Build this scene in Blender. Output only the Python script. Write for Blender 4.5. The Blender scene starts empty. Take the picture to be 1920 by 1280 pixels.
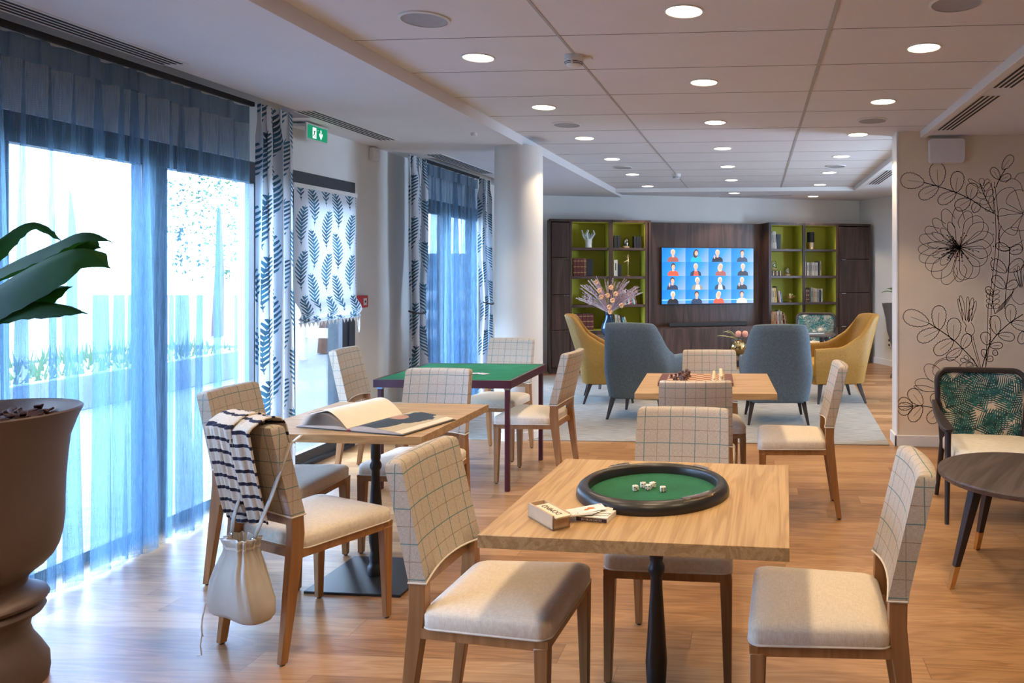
import bpy, math, random
from mathutils import Vector, Matrix
S = bpy.context.scene
COL = S.collection
PI = math.pi
random.seed(7)

# ---------------------------------------------------------------- camera (level, shift lens)
cd = bpy.data.cameras.new('camera'); cam = bpy.data.objects.new('camera', cd); COL.objects.link(cam)
cam.location = (0, 0, 1.45)
cam.rotation_euler = (PI / 2, 0, math.atan(112 / 1432))
cd.sensor_width = 36; cd.lens = 1432 / 1920 * 36
cd.shift_x = (960 - 1306) / 1920; cd.shift_y = (503 - 640) / 1920
cd.clip_end = 200
S.camera = cam
# ---------------------------------------------------------------- sky
w = bpy.data.worlds.new('sky'); S.world = w; w.use_nodes = True
bg = w.node_tree.nodes['Background']
bg.inputs[0].default_value = (0.58, 0.75, 1.0, 1); bg.inputs[1].default_value = 42
# window portals: they only guide sky sampling through the openings
for (y0, y1, px_, sg) in ((0.8, 4.9, -3.42, -1), (5.15, 6.0, -3.42, -1), (7.3, 9.0, -3.42, -1), (7.1, 8.3, 4.38, 1)):
    l = bpy.data.lights.new('window_portal', 'AREA'); l.shape = 'RECTANGLE'
    l.size = y1 - y0; l.size_y = 2.1; l.cycles.is_portal = True
    o = bpy.data.objects.new('window_portal', l); COL.objects.link(o)
    o.location = (px_, (y0 + y1) / 2, 1.05); o.rotation_euler = (PI / 2, 0, sg * PI / 2)
S.view_settings.view_transform = 'Standard'; S.view_settings.look = 'None'
S.view_settings.exposure = 0.08; S.view_settings.gamma = 1; S.view_settings.use_curve_mapping = False
S.cycles.use_denoising = True
S.cycles.max_bounces = 8; S.cycles.diffuse_bounces = 4; S.cycles.transparent_max_bounces = 16
S.cycles.sample_clamp_indirect = 6
S.cycles.caustics_reflective = False; S.cycles.caustics_refractive = False

# ---------------------------------------------------------------- node helper
class V:
    def __init__(s, nt, k): s.nt = nt; s.k = k
    def _m(s, op, b=None, c=None):
        n = s.nt.nodes.new('ShaderNodeMath'); n.operation = op
        for i, a in enumerate((s, b, c)):
            if a is None: continue
            if isinstance(a, V): s.nt.links.new(a.k, n.inputs[i])
            else: n.inputs[i].default_value = a
        return V(s.nt, n.outputs[0])
    def __add__(s, b): return s._m('ADD', b)
    def __sub__(s, b): return s._m('SUBTRACT', b)
    def __mul__(s, b): return s._m('MULTIPLY', b)
    def __truediv__(s, b): return s._m('DIVIDE', b)
    def lt(s, b): return s._m('LESS_THAN', b)
    def gt(s, b): return s._m('GREATER_THAN', b)
    def mx(s, b): return s._m('MAXIMUM', b)
    def mn(s, b): return s._m('MINIMUM', b)
    def fr(s): return s._m('FRACT')
    def fl(s): return s._m('FLOOR')
    def ab(s): return s._m('ABSOLUTE')
    def sin(s): return s._m('SINE')
    def cos(s): return s._m('COSINE')
    def mod(s, b): return s._m('FLOORED_MODULO', b)
    def at2(s, b): return s._m('ARCTAN2', b)
    def sq(s): return s._m('MULTIPLY', s)

class M:
    """one procedural material"""
    def __init__(s, name, col=(.8, .8, .8), rough=.5, metal=0, **kw):
        s.m = bpy.data.materials.new(name); s.m.use_nodes = True; s.nt = s.m.node_tree
        s.b = s.nt.nodes['Principled BSDF']; s.out = s.nt.nodes['Material Output']
        s.b.inputs['Base Color'].default_value = (*col, 1)
        s.b.inputs['Roughness'].default_value = rough; s.b.inputs['Metallic'].default_value = metal
        for k, v in kw.items():
            s.b.inputs[k.replace('_', ' ')].default_value = v
    def n(s, t, **kw):
        n = s.nt.nodes.new('ShaderNode' + t)
        for k, v in kw.items():
            if k in n.inputs: n.inputs[k].default_value = v
            else: setattr(n, k, v)
        return n
    def l(s, a, b): s.nt.links.new(a, b)
    def co(s, kind='Object', scale=(1, 1, 1), rot=(0, 0, 0), loc=(0, 0, 0)):
        t = s.n('TexCoord'); m = s.n('Mapping')
        m.inputs['Scale'].default_value = scale; m.inputs['Rotation'].default_value = rot; m.inputs['Location'].default_value = loc
        s.l(t.outputs[kind], m.inputs[0]); return m.outputs[0]
    def xyz(s, sock):
        x = s.n('SeparateXYZ'); s.l(sock, x.inputs[0]); return [V(s.nt, o) for o in x.outputs]
    def noise(s, vec, scale=5, detail=4, dist=0, rough=.5):
        x = s.n('TexNoise'); s.l(vec, x.inputs['Vector'])
        x.inputs['Scale'].default_value = scale; x.inputs['Detail'].default_value = detail
        x.inputs['Distortion'].default_value = dist; x.inputs['Roughness'].default_value = rough
        return V(s.nt, x.outputs['Fac'])
    def ramp(s, fac, stops):
        r = s.n('ValToRGB'); e = r.color_ramp.elements
        while len(e) < len(stops): e.new(.5)
        for i, (p, c) in enumerate(stops): e[i].position = p; e[i].color = (*c, 1)
        s.l(fac.k if isinstance(fac, V) else fac, r.inputs[0]); return r.outputs[0]
    def mix(s, fac, a, b, mode='MIX'):
        x = s.n('Mix', data_type='RGBA', blend_type=mode)
        for sock, v in ((x.inputs[0], fac), (x.inputs[6], a), (x.inputs[7], b)):
            if isinstance(v, V): s.l(v.k, sock)
            elif isinstance(v, (int, float)): sock.default_value = v
            elif isinstance(v, tuple): sock.default_value = (*v, 1)
            else: s.l(v, sock)
        return x.outputs[2]
    def base(s, sock): s.l(sock, s.b.inputs['Base Color']); return s
    def bump(s, h, strength=.2, dist=.002):
        b = s.n('Bump'); b.inputs['Strength'].default_value = strength; b.inputs['Distance'].default_value = dist
        s.l(h.k if isinstance(h, V) else h, b.inputs['Height']); s.l(b.outputs[0], s.b.inputs['Normal']); return s
    def emit(s, col, st):
        s.b.inputs['Emission Color'].default_value = (*col, 1); s.b.inputs['Emission Strength'].default_value = st; return s

def plain(name, col, rough=.5, metal=0, var=.06, sc=30, **kw):
    m = M(name, col, rough, metal, **kw)
    n = m.noise(m.co(), sc, 3)
    d = tuple(c * (1 - var) for c in col); u = tuple(min(1, c * (1 + var)) for c in col)
    m.base(m.ramp(n, [(.3, d), (.7, u)]))
    return m.m

def wood(name, dark, light, axis='x', gs=1., rough=.45, ring=6.):
    if 'oak' in name: gs = 1.7
    m = M(name, light, rough)
    sc = {'x': (.6, 9, 9), 'y': (9, .6, 9), 'z': (9, 9, .6)}[axis]
    v = m.co('Object', tuple(a * gs for a in sc))
    n1 = m.noise(v, 1.0, 3, .9)
    r = (n1 * ring * 2 * PI).sin() * .5 + .5
    v2 = m.co('Object', tuple(a * gs * (9 if a > 1 else 2.5) for a in sc))
    n2 = m.noise(v2, 1.6, 3)
    f = r * .38 + n2 * .62
    m.base(m.ramp(f, [(.15, dark), (.85, light)])); m.bump(n2, .08, .001)
    return m.m

def fern_mask(m, u, v, pu=.145, pv=.285, half=.122, wid=.066, step=.0245, tilt=.16, slope=.62):
    """repeating feather-like fern fronds on a (u,v) cloth in metres"""
    cu = u / pu; colm = cu.fl(); odd = colm.mod(2.)
    p = (cu.fr() - .5) * pu
    vv = (v / pv) + odd * .5 + (colm * 12.9898).sin() * .06
    q = (vv.fr() - .5) * pv
    sgn = (odd * 2.) - 1.
    p = p + q * sgn * tilt + (q.sq() * sgn * 1.4)
    t = q / half
    prof = (t * -.75 + 1.).mx(0.) * (t + 1.).mx(0.) * .92
    ww = (prof * wid)
    inside = p.ab().lt(ww) * t.ab().lt(1.)
    s = ((q - p.ab() * slope) * (2 * PI / step)).sin()
    edge = (p.ab() / (ww + .0001))
    leaf = s.gt((edge * 1.2) - .88)
    rib = p.ab().lt(.0022) * t.ab().lt(1.08)
    return (inside * leaf).mx(rib)

def M_plaid():
    m = M('plaid_tweed', (.5, .44, .36), .95)
    uv = m.co('UV'); x, y, z = m.xyz(uv)
    wob = m.noise(uv, 5, 2) - .5
    x = x + wob * .006; y = y + wob * .006
    def ln(c, off, wd): return (((c / .102 + off).fr() - .5).ab() * .102).lt(wd)
    teal = ln(x, 0., .0016).mx(ln(y, 0.2, .0016)); brown = ln(x, .5, .0009).mx(ln(y, .7, .0010))
    fine = m.noise(m.co('UV', (900, 90, 1)), 1, 2); fine2 = m.noise(m.co('UV', (90, 900, 1)), 1, 2)
    c = m.ramp(fine * .5 + fine2 * .5, [(.35, (.34, .28, .225)), (.65, (.57, .49, .405))])
    c = m.mix(brown * .7, c, (.20, .10, .05)); c = m.mix(teal * .85, c, (.05, .17, .18))
    m.base(c).bump(fine + fine2, .25, .001); return m.m
def M_linen(name, a, b, sc=1.):
    m = M(name, a, .95); f = m.noise(m.co('Object', (500 * sc, 60, 60)), 1, 2); g = m.noise(m.co('Object', (60, 500 * sc, 60)), 1, 2)
    m.base(m.ramp(f * .5 + g * .5, [(.35, a), (.65, b)])).bump(f + g, .15, .0008); return m.m
def M_fern(nm='fern_print_cloth', k_=1.36):
    m = M(nm, (.8, .8, .8), .9); uv = m.co('UV'); x, y, z = m.xyz(uv)
    k = fern_mask(m, x / k_, y / k_)
    tone = m.ramp(m.noise(uv, 9, 2), [(.35, (.003, .042, .085)), (.62, (.022, .14, .22))])
    c = m.mix(k * .95, (.64, .68, .73), tone); m.base(c)
    tl = m.n('BsdfTranslucent'); m.l(c, tl.inputs[0]); a = m.n('MixShader'); a.inputs[0].default_value = .15 if k_ < 1.2 else .25
    m.l(m.b.outputs[0], a.inputs[1]); m.l(tl.outputs[0], a.inputs[2]); m.l(a.outputs[0], m.out.inputs[0]); return m.m
def M_palm(name, scale=1., bgc=(.66, .55, .42)):
    m = M(name, bgc, .85); uv = m.co('UV'); x, y, z = m.xyz(uv); c = bgc
    for (an, ox, oy, d, l) in ((-38, .03, .02, (.004, .030, .035), (.015, .11, .11)), (24, .09, .11, (.006, .05, .055), (.03, .17, .16)), (-70, .05, .16, (.004, .04, .045), (.02, .14, .13))):
        a = math.radians(an); u = x * math.cos(a) - y * math.sin(a) + ox; v = x * math.sin(a) + y * math.cos(a) + oy
        k = fern_mask(m, u, v, .165, .25, .12, .085, .0195, .05, 1.0)
        tone = m.ramp(m.noise(uv, 30, 2), [(.35, d), (.65, l)])
        c = m.mix(k, c, tone)
    m.base(c); return m.m
def M_floor():
    m = M('oak_plank_floor', (.5, .3, .15), .33)
    v = m.co('Object'); x, y, z = m.xyz(v)
    row = (y / .145).fl(); off = (row * 78.233).sin() * 43.7
    xs = x / 1.35 + off.fr() * 3.
    plank = xs.fl()
    rnd = ((plank * 12.98 + row * 4.13).sin() * 4375.5).fr()
    gapm = (((y / .145).fr() - .5).ab().gt(.492)).mx(((xs.fr() - .5).ab()).gt(.4985))
    cmb = m.n('CombineXYZ')
    m.l((x + rnd * 7.).k, cmb.inputs[0]); m.l((y + rnd * 3.).k, cmb.inputs[1])
    mp = m.n('Mapping'); mp.inputs['Scale'].default_value = (.9, 9, 1); m.l(cmb.outputs[0], mp.inputs[0])
    n1 = m.noise(mp.outputs[0], 1.1, 3, 1.2); r = (n1 * 42.).sin() * .5 + .5
    mp2 = m.n('Mapping'); mp2.inputs['Scale'].default_value = (4, 90, 1); m.l(cmb.outputs[0], mp2.inputs[0])
    n2 = m.noise(mp2.outputs[0], 1.3, 3)
    f = r * .20 + n2 * .42 + rnd * .38
    c = m.ramp(f, [(.15, (.19, .085, .030)), (.5, (.37, .19, .078)), (.85, (.53, .31, .148))])
    c = m.mix(gapm * .55, c, (.16, .08, .04))
    m.base(c)
    rr = m.n('MapRange'); m.l(n2.k, rr.inputs[0]); rr.inputs[3].default_value = .27; rr.inputs[4].default_value = .42
    m.l(rr.outputs[0], m.b.inputs['Roughness'])
    m.bump(n2 - gapm * 1.5, .12, .0015); return m.m
def M_rug():
    m = M('grey_beige_rug', (.4, .4, .38), 1.)
    a = m.noise(m.co('Object', (7, 70, 1)), 1, 3); b = m.noise(m.co('Object', (300, 300, 1)), 1, 2)
    m.base(m.ramp(a * .6 + b * .4, [(.3, (.13, .12, .105)), (.5, (.29, .275, .25)), (.7, (.42, .405, .37))])).bump(a + b, .4, .003); return m.m
def M_sheer():
    m = M('blue_grey_sheer', (.4, .5, .6), 1.); uv = m.co('UV'); x, y, z = m.xyz(uv)
    wx = ((x * (2 * PI / .0065)).sin() * .5 + .5); wy = ((y * (2 * PI / .008)).sin() * .5 + .5)
    nz = m.noise(m.co('UV', (160, 6, 1)), 1, 2)
    hdr = y.gt(2.34)                       # doubled heading tape
    fac = wx.mx(wy) * .16 + (nz - .5) * .5 + .28 + hdr * .42
    fac = fac.mx(.05).mn(.93)
    tr = m.n('BsdfTransparent'); tr.inputs[0].default_value = (.76, .84, .93, 1)
    di = m.n('BsdfDiffuse'); di.inputs[0].default_value = (.22, .29, .36, 1)
    tl = m.n('BsdfTranslucent'); tl.inputs[0].default_value = (.20, .36, .50, 1)
    a1 = m.n('MixShader'); a1.inputs[0].default_value = .5; m.l(di.outputs[0], a1.inputs[1]); m.l(tl.outputs[0], a1.inputs[2])
    a2 = m.n('MixShader'); m.l(fac.k, a2.inputs[0]); m.l(tr.outputs[0], a2.inputs[1]); m.l(a1.outputs[0], a2.inputs[2])
    m.l(a2.outputs[0], m.out.inputs[0]); m.nt.nodes.remove(m.b); return m.m
def M_glass(name='window_glass', tint=(.93, .97, 1.), refl=.06):
    m = M(name, (1, 1, 1), 0)
    tr = m.n('BsdfTransparent'); tr.inputs[0].default_value = (*tint, 1)
    gl = m.n('BsdfGlossy'); gl.inputs['Roughness'].default_value = .02
    fr = m.n('LayerWeight'); fr.inputs[0].default_value = .15
    a = m.n('MixShader'); mm = V(m.nt, fr.outputs['Fresnel']) * .8 + refl * .2
    m.l(mm.k, a.inputs[0]); m.l(tr.outputs[0], a.inputs[1]); m.l(gl.outputs[0], a.inputs[2]); m.l(a.outputs[0], m.out.inputs[0])
    m.nt.nodes.remove(m.b); return m.m
def M_mustard():
    m = M('mustard_damask', (.5, .3, .05), .62)
    n = m.noise(m.co('Object', (1, 1, 1)), 7, 2, 2.2); r = (n * 46.).sin().ab()
    n2 = m.noise(m.co('Object'), 60, 3)
    m.base(m.ramp(r * .55 + n2 * .45, [(.15, (.52, .30, .06)), (.32, (.22, .105, .012)), (.8, (.33, .165, .015))])).bump(r, .2, .002); return m.m
def M_felt(name, col):
    m = M(name, col, 1.); n = m.noise(m.co(), 180, 3); n2 = m.noise(m.co(), 9, 3)
    m.base(m.ramp(n * .5 + n2 * .5, [(.35, tuple(c * .75 for c in col)), (.65, tuple(c * 1.2 for c in col))])).bump(n + n2 * 2, .3, .003); return m.m
def M_paver():
    m = M('terrace_paving', (.5, .5, .5), .8)
    b = m.n('TexBrick'); m.l(m.co(), b.inputs['Vector']); b.inputs['Scale'].default_value = 1.6
    b.inputs['Color1'].default_value = (.085, .09, .10, 1); b.inputs['Color2'].default_value = (.11, .115, .125, 1); b.inputs['Mortar'].default_value = (.04, .04, .04, 1)
    b.inputs['Mortar Size'].default_value = .012
    m.base(b.outputs[0]); return m.m
def M_leafg(name, a, b, sc=8):
    m = M(name, a, .7); m.b.inputs['Specular IOR Level'].default_value = .12; n = m.noise(m.co(), sc, 3)
    m.base(m.ramp(n, [(.3, a), (.7, b)]))
    tl = m.n('BsdfTranslucent'); tl.inputs[0].default_value = (b[0] * 2.5, b[1] * 2.2, b[2], 1); a_ = m.n('MixShader'); a_.inputs[0].default_value = .3
    m.l(m.b.outputs[0], a_.inputs[1]); m.l(tl.outputs[0], a_.inputs[2]); m.l(a_.outputs[0], m.out.inputs[0]); return m.m

MT = {}
MT['plaid'] = M_plaid()
MT['linen'] = M_linen('cream_seat_linen', (.60, .52, .42), (.74, .66, .55))
MT['piping'] = plain('cream_piping', (.66, .60, .52), .8)
MT['beech'] = wood('beech_chair_wood', (.23, .10, .034), (.36, .175, .068), 'z', .8, .4)
MT['oak'] = wood('light_oak_laminate', (.33, .19, .078), (.55, .36, .175), 'x', 1., .42, 5)
MT['oak_y'] = wood('light_oak_laminate_lengthwise', (.33, .19, .078), (.55, .36, .175), 'y', 1., .42, 5)
MT['floor'] = M_floor(); MT['rug'] = M_rug()
MT['black'] = plain('black_satin_metal', (.012, .012, .014), .38)
MT['blackm'] = plain('black_matt_plastic', (.015, .015, .016), .6)
MT['leatherb'] = plain('black_leatherette', (.022, .02, .02), .33)
MT['fern'] = M_fern(); MT['fernb'] = M_fern('fern_print_blind_cloth', 1.12); MT['palm'] = M_palm('teal_palm_upholstery')
MT['sheer'] = M_sheer(); MT['glass'] = M_glass()
MT['frame'] = plain('anthracite_aluminium', (.035, .040, .050), .45)
MT['wall'] = plain('off_white_wall_paint', (.72, .71, .68), .85, 0, .02, 4)
MT['mural'] = plain('beige_wall_paint', (.76, .64, .475), .8, 0, .03, 5)
MT['ceil'] = plain('white_ceiling_paint', (.72, .70, .70), .9, 0, .02, 3)
MT['trim'] = plain('white_lacquered_trim', (.75, .74, .72), .5, 0, .02)
MT['white'] = plain('white_plastic', (.72, .71, .69), .4, 0, .02)
MT['ink'] = plain('black_ink_line', (.012, .01, .01), .7)
MT['walnut'] = wood('dark_walnut_veneer', (.030, .016, .013), (.10, .054, .042), 'z', .9, .38, 4)
MT['walnutx'] = wood('dark_walnut_shelf_edge', (.04, .024, .02), (.105, .062, .052), 'x', .9, .4, 4)
MT['lime'] = plain('lime_green_back_panel', (.52, .50, .045), .6, 0, .04, 6)
MT['mustard'] = M_mustard(); MT['mustardp'] = plain('mustard_plain_velvet', (.40, .22, .015), .7, 0, .1, 40)
MT['slate'] = M_linen('slate_blue_wool', (.07, .10, .125), (.125, .165, .195), .6)
MT['darkleg'] = plain('dark_stained_wood', (.028, .020, .020), .4)
MT['darktop'] = wood('dark_ash_table_top', (.05, .035, .03), (.13, .095, .082), 'y', 1.2, .35, 6)
MT['brass'] = plain('polished_brass', (.75, .50, .22), .25, 1.)
MT['chrome'] = plain('chrome', (.75, .75, .75), .18, 1.)
MT['felt'] = M_felt('green_felt_playing_surface', (.006, .19, .085))
MT['feltd'] = M_felt('dark_green_felt', (.012, .12, .055))
MT['maroon'] = plain('maroon_lacquered_wood', (.065, .010, .016), .35)
MT['cream'] = plain('cream_cushion', (.72, .66, .54), .9)
MT['terracotta'] = plain('bronze_brown_planter', (.12, .075, .058), .42, .15, .05, 6)
MT['bark'] = plain('dark_bark_mulch', (.06, .022, .014), .9, 0, .5, 60)
MT['leaf'] = M_leafg('dark_banana_leaf', (.004, .022, .008), (.012, .055, .010), 6)
MT['palmleaf'] = M_leafg('palm_leaflet_green', (.02, .08, .015), (.05, .16, .03))
MT['grey_pot'] = plain('taupe_planter', (.10, .08, .07), .5)
MT['paper'] = plain('cream_paper', (.78, .73, .64), .8, 0, .03, 20)
MT['red'] = plain('red_plastic', (.50, .03, .03), .4)
MT['lightw'] = plain('pale_birch_wood', (.50, .34, .20), .6, 0, .07, 15)
MT['bag'] = plain('pale_cream_leather', (.43, .39, .335), .36, 0, .05, 12)
MT['pav'] = M_paver()
MT['facade'] = plain('white_render', (.45, .45, .45), .9); MT['darkwin'] = plain('grey_window_pane', (.25, .28, .32), .2)
MT['concrete'] = plain('grey_concrete', (.10, .105, .11), .9, 0, .1, 5)
MT['hedge'] = M_leafg('garden_green', (.012, .03, .01), (.04, .07, .02), 20)
MT['soil'] = plain('garden_soil', (.20, .16, .12), .95, 0, .3, 20)
MT['lawn'] = plain('lawn_green', (.05, .08, .03), .95, 0, .2, 20)
# ---------------------------------------------------------------- mesh helpers
class MB:
    def __init__(s): s.v = []; s.f = []; s.mi = []; s.uv = {}
    def add(s, vs, fs, mi=0, uvs=None):
        o = len(s.v); s.v += [tuple(p) for p in vs]
        for f in fs:
            if uvs is not None: s.uv[len(s.f)] = [uvs[i] for i in f]
            s.f.append(tuple(i + o for i in f)); s.mi.append(mi)
        return s
    def box(s, c, d, rz=0, mi=0, M4=None):
        x, y, z = (a / 2 for a in d); P = []
        for dz in (-z, z):
            for dx, dy in ((-x, -y), (x, -y), (x, y), (-x, y)):
                p = Vector((dx, dy, dz))
                if M4 is not None: p = M4 @ p
                elif rz: p = Vector((dx * math.cos(rz) - dy * math.sin(rz), dx * math.sin(rz) + dy * math.cos(rz), dz))
                P.append((p.x + c[0], p.y + c[1], p.z + c[2]))
        return s.add(P, [(0, 3, 2, 1), (4, 5, 6, 7), (0, 1, 5, 4), (1, 2, 6, 5), (2, 3, 7, 6), (3, 0, 4, 7)], mi)
    def span(s, a, b, mi=0):
        return s.box([(a[i] + b[i]) / 2 for i in range(3)], [abs(b[i] - a[i]) for i in range(3)], 0, mi)
    def hexa(s, bot, top, mi=0):           # two quads -> solid
        return s.add(list(bot) + list(top), [(0, 3, 2, 1), (4, 5, 6, 7), (0, 1, 5, 4), (1, 2, 6, 5), (2, 3, 7, 6), (3, 0, 4, 7)], mi)
    def prism(s, pts, z0, z1, mi=0):
        n = len(pts)
        s.add([(x, y, z0) for x, y in pts] + [(x, y, z1) for x, y in pts],
              [tuple(range(n - 1, -1, -1)), tuple(range(n, 2 * n))] + [(i, (i + 1) % n, n + (i + 1) % n, n + i) for i in range(n)], mi)
        return s
    def loft(s, rings, mi=0, cap=(1, 1), closed=True):
        n = len(rings[0]); o = []
        for r in rings: o += list(r)
        fs = []
        for k in range(len(rings) - 1):
            for i in range(n if closed else n - 1):
                j = (i + 1) % n
                fs.append((k * n + i, k * n + j, (k + 1) * n + j, (k + 1) * n + i))
        if cap[0]: fs.append(tuple(range(n - 1, -1, -1)))
        if cap[1]: fs.append(tuple((len(rings) - 1) * n + i for i in range(n)))
        return s.add(o, fs, mi)
    def lathe(s, prof, n=32, c=(0, 0, 0), mi=0, cap=(1, 1)):
        return s.loft([[(c[0] + r * math.cos(2 * PI * i / n), c[1] + r * math.sin(2 * PI * i / n), c[2] + z) for i in range(n)] for r, z in prof], mi, cap)
    def tube(s, pts, r, n=8, mi=0):
        pts = [Vector(p) for p in pts]; R = r if isinstance(r, (list, tuple)) else [r] * len(pts); rings = []
        up = Vector((0, 0, 1)); prev = None
        for i, p in enumerate(pts):
            t = (pts[min(i + 1, len(pts) - 1)] - pts[max(i - 1, 0)]).normalized()
            if prev is None:
                a = t.cross(up);
                if a.length < .1: a = t.cross(Vector((1, 0, 0)))
            else: a = prev - t * prev.dot(t)
            a.normalize(); prev = a; b = t.cross(a)
            rings.append([tuple(p + (a * math.cos(2 * PI * k / n) + b * math.sin(2 * PI * k / n)) * R[i]) for k in range(n)])
        return s.loft(rings, mi)
    def grid(s, fn, nu, nv, mi=0, uv=None):
        P = [fn(i / nu, j / nv) for j in range(nv + 1) for i in range(nu + 1)]
        U = [uv(i / nu, j / nv) for j in range(nv + 1) for i in range(nu + 1)] if uv else None
        F = [(j * (nu + 1) + i, j * (nu + 1) + i + 1, (j + 1) * (nu + 1) + i + 1, (j + 1) * (nu + 1) + i) for j in range(nv) for i in range(nu)]
        return s.add(P, F, mi, U)
    def build(s, name, mats, parent=None, smooth=True, bevel=0, uvbox=False, angle=40, seg=2):
        me = bpy.data.meshes.new(name); me.from_pydata(s.v, [], s.f)
        if not isinstance(mats, (list, tuple)): mats = [mats]
        for m in mats: me.materials.append(MT[m] if isinstance(m, str) else m)
        for p, k in zip(me.polygons, s.mi): p.material_index = k
        if s.uv or uvbox:
            ul = me.uv_layers.new(name='UVMap')
            for p in me.polygons:
                if p.index in s.uv:
                    for li, t in zip(p.loop_indices, s.uv[p.index]): ul.data[li].uv = t
                else:
                    nn = p.normal; a = max(range(3), key=lambda i: abs(nn[i]))
                    for li in p.loop_indices:
                        c = me.vertices[me.loops[li].vertex_index].co
                        ul.data[li].uv = ((c.y, c.z), (c.x, c.z), (c.x, c.y))[a]
        if smooth:
            me.shade_smooth(); me.set_sharp_from_angle(angle=math.radians(angle))
        else: me.shade_flat()
        me.validate()
        o = bpy.data.objects.new(name, me); COL.objects.link(o)
        if parent is not None: o.parent = parent
        if bevel:
            b = o.modifiers.new('bevel', 'BEVEL'); b.width = bevel; b.segments = seg; b.limit_method = 'ANGLE'; b.angle_limit = math.radians(35)
        return o

def tag(o, label, cat, group=None, kind=None):
    if label: o['label'] = label
    if cat: o['category'] = cat
    if group: o['group'] = group
    if kind: o['kind'] = kind
    return o
def thing(name, label, cat, loc=(0, 0, 0), rz=0, group=None):
    o = bpy.data.objects.new(name, None); COL.objects.link(o); o.empty_display_size = .1
    o.location = loc; o.rotation_euler = (0, 0, rz); return tag(o, label, cat, group)
def struct(o): o['kind'] = 'structure'; return o
def kids(o): return [c for c in COL.objects if c.parent == o]
def dup(o, loc, rz=0, label=None, group=None, rot=None):
    c = o.copy(); COL.objects.link(c); c.location = loc; c.rotation_euler = rot if rot else (0, 0, rz)
    if label: c['label'] = label
    if group: c['group'] = group
    for ch in kids(o):
        d = ch.copy(); COL.objects.link(d); d.parent = c
        for g in kids(ch):
            e = g.copy(); COL.objects.link(e); e.parent = d
    return c
def rrect(w, d, r, n=5, cx=0, cy=0, z=0):      # rounded rectangle ring, ccw
    P = []
    for (sx, sy, a0) in ((1, 1, 0), (-1, 1, PI / 2), (-1, -1, PI), (1, -1, 1.5 * PI)):
        for i in range(n + 1):
            a = a0 + PI / 2 * i / n
            P.append((cx + sx * (w / 2 - r) + r * math.cos(a), cy + sy * (d / 2 - r) + r * math.sin(a), z))
    return P
def text(body, size, name, mat, parent, loc, rot, ext=.0006):
    cu = bpy.data.curves.new(name, 'FONT'); cu.body = body; cu.size = size; cu.extrude = ext; cu.align_x = 'CENTER'; cu.align_y = 'CENTER'
    c_ = bpy.data.objects.new(name, cu); COL.objects.link(c_); bpy.context.view_layer.update()
    me = bpy.data.meshes.new_from_object(c_.evaluated_get(bpy.context.evaluated_depsgraph_get())); bpy.data.objects.remove(c_)
    me.materials.clear(); me.materials.append(MT[mat] if isinstance(mat, str) else mat)
    t = bpy.data.objects.new(name, me); COL.objects.link(t); t.parent = parent; t.location = loc; t.rotation_euler = rot; return t

# ================================================================ SETTING
ZL, ZT, ZR = 2.49, 2.566, 2.525        # left soffit, tiled field, right and far soffit
WX = -3.28                             # window wall
m = MB(); m.span((-3.45, -2.6, -.05), (4.3, 13.2, 0)); struct(m.build('floor', 'floor', smooth=False))
# window wall with its openings
def wall_left(ops):
    m = MB(); y = -2.6; x0, x1 = WX - .22, WX
    for a, b, zt in ops:
        m.span((x0, y, 0), (x1, a, 2.75)); m.span((x0, a, zt), (x1, b, 2.75)); y = b
    m.span((x0, y, 0), (x1, 11.2, 2.75)); return struct(m.build('wall_left', 'wall', smooth=False))
wall_left([(.7, 4.92, 2.15), (5.08, 6.02, 2.15), (7.2, 9.1, 2.15)])
m = MB(); m.span((-3.5, -2.75, 0), (4.3, -2.6, 2.75)); struct(m.build('wall_behind', 'wall', smooth=False))
m = MB(); m.span((4.2, -2.6, 0), (4.35, 7.1, 2.75)); m.span((4.2, 8.3, 0), (4.35, 13.2, 2.75)); m.span((4.2, 7.1, 0), (4.35, 8.3, .3)); m.span((4.2, 7.1, 2.2), (4.35, 8.3, 2.75)); struct(m.build('wall_right', 'wall', smooth=False))
m = MB(); m.span((1.150, 6.35, 0), (4.2, 6.56, 2.75)); struct(m.build('wall_mural', 'mural', smooth=False))
m = MB(); m.span((1.142, 6.345, 0), (1.156, 6.55, 2.70)); struct(m.build('trim_1', 'trim', bevel=.002))
m = MB(); m.span((1.127, 6.33, 0), (4.2, 6.35, .09)); m.span((1.127, 6.33, 0), (1.142, 6.57, .09)); struct(m.build('baseboard_mural', 'trim', bevel=.003))
# oblique back wall, built along the bookcase direction
A = math.radians(19.45); E = Vector((math.cos(A), math.sin(A), 0)); NB = Vector((-math.sin(A), math.cos(A), 0)); C0 = Vector((-2.83, 10.28, 0))
def bk(k, d, z=0): p = C0 + E * k + NB * d; return (p.x, p.y, z)
m = MB(); q = [bk(-.8, .45)[:2], bk(4.9, .45)[:2], bk(4.9, .6)[:2], bk(-.8, .6)[:2]]; m.prism(q, 0, 2.75); struct(m.build('wall_back', 'wall', smooth=False))
c1 = Vector(bk(4.9, .5)); c2 = c1 + Vector((.385, -.92, 0)) * 3.3
nn = Vector((.92, .385, 0)) * .12
m = MB(); m.prism([tuple(c1)[:2], tuple(c2)[:2], tuple(c2 + nn)[:2], tuple(c1 + nn)[:2]], 0, 2.75); struct(m.build('wall_far_right', 'wall', smooth=False))
m = MB(); nb = Vector((-.92, -.385, 0)) * .015; m.prism([tuple(c1)[:2], tuple(c2)[:2], tuple(c2 + nb)[:2], tuple(c1 + nb)[:2]][::-1], 0, .09); struct(m.build('baseboard_far', 'trim', bevel=.003))
m = MB(); m.span((c2.x - .05, c2.y - .05, 0), (4.3, c2.y + .1, 2.75)); struct(m.build('wall_far_side', 'wall', smooth=False))
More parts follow.
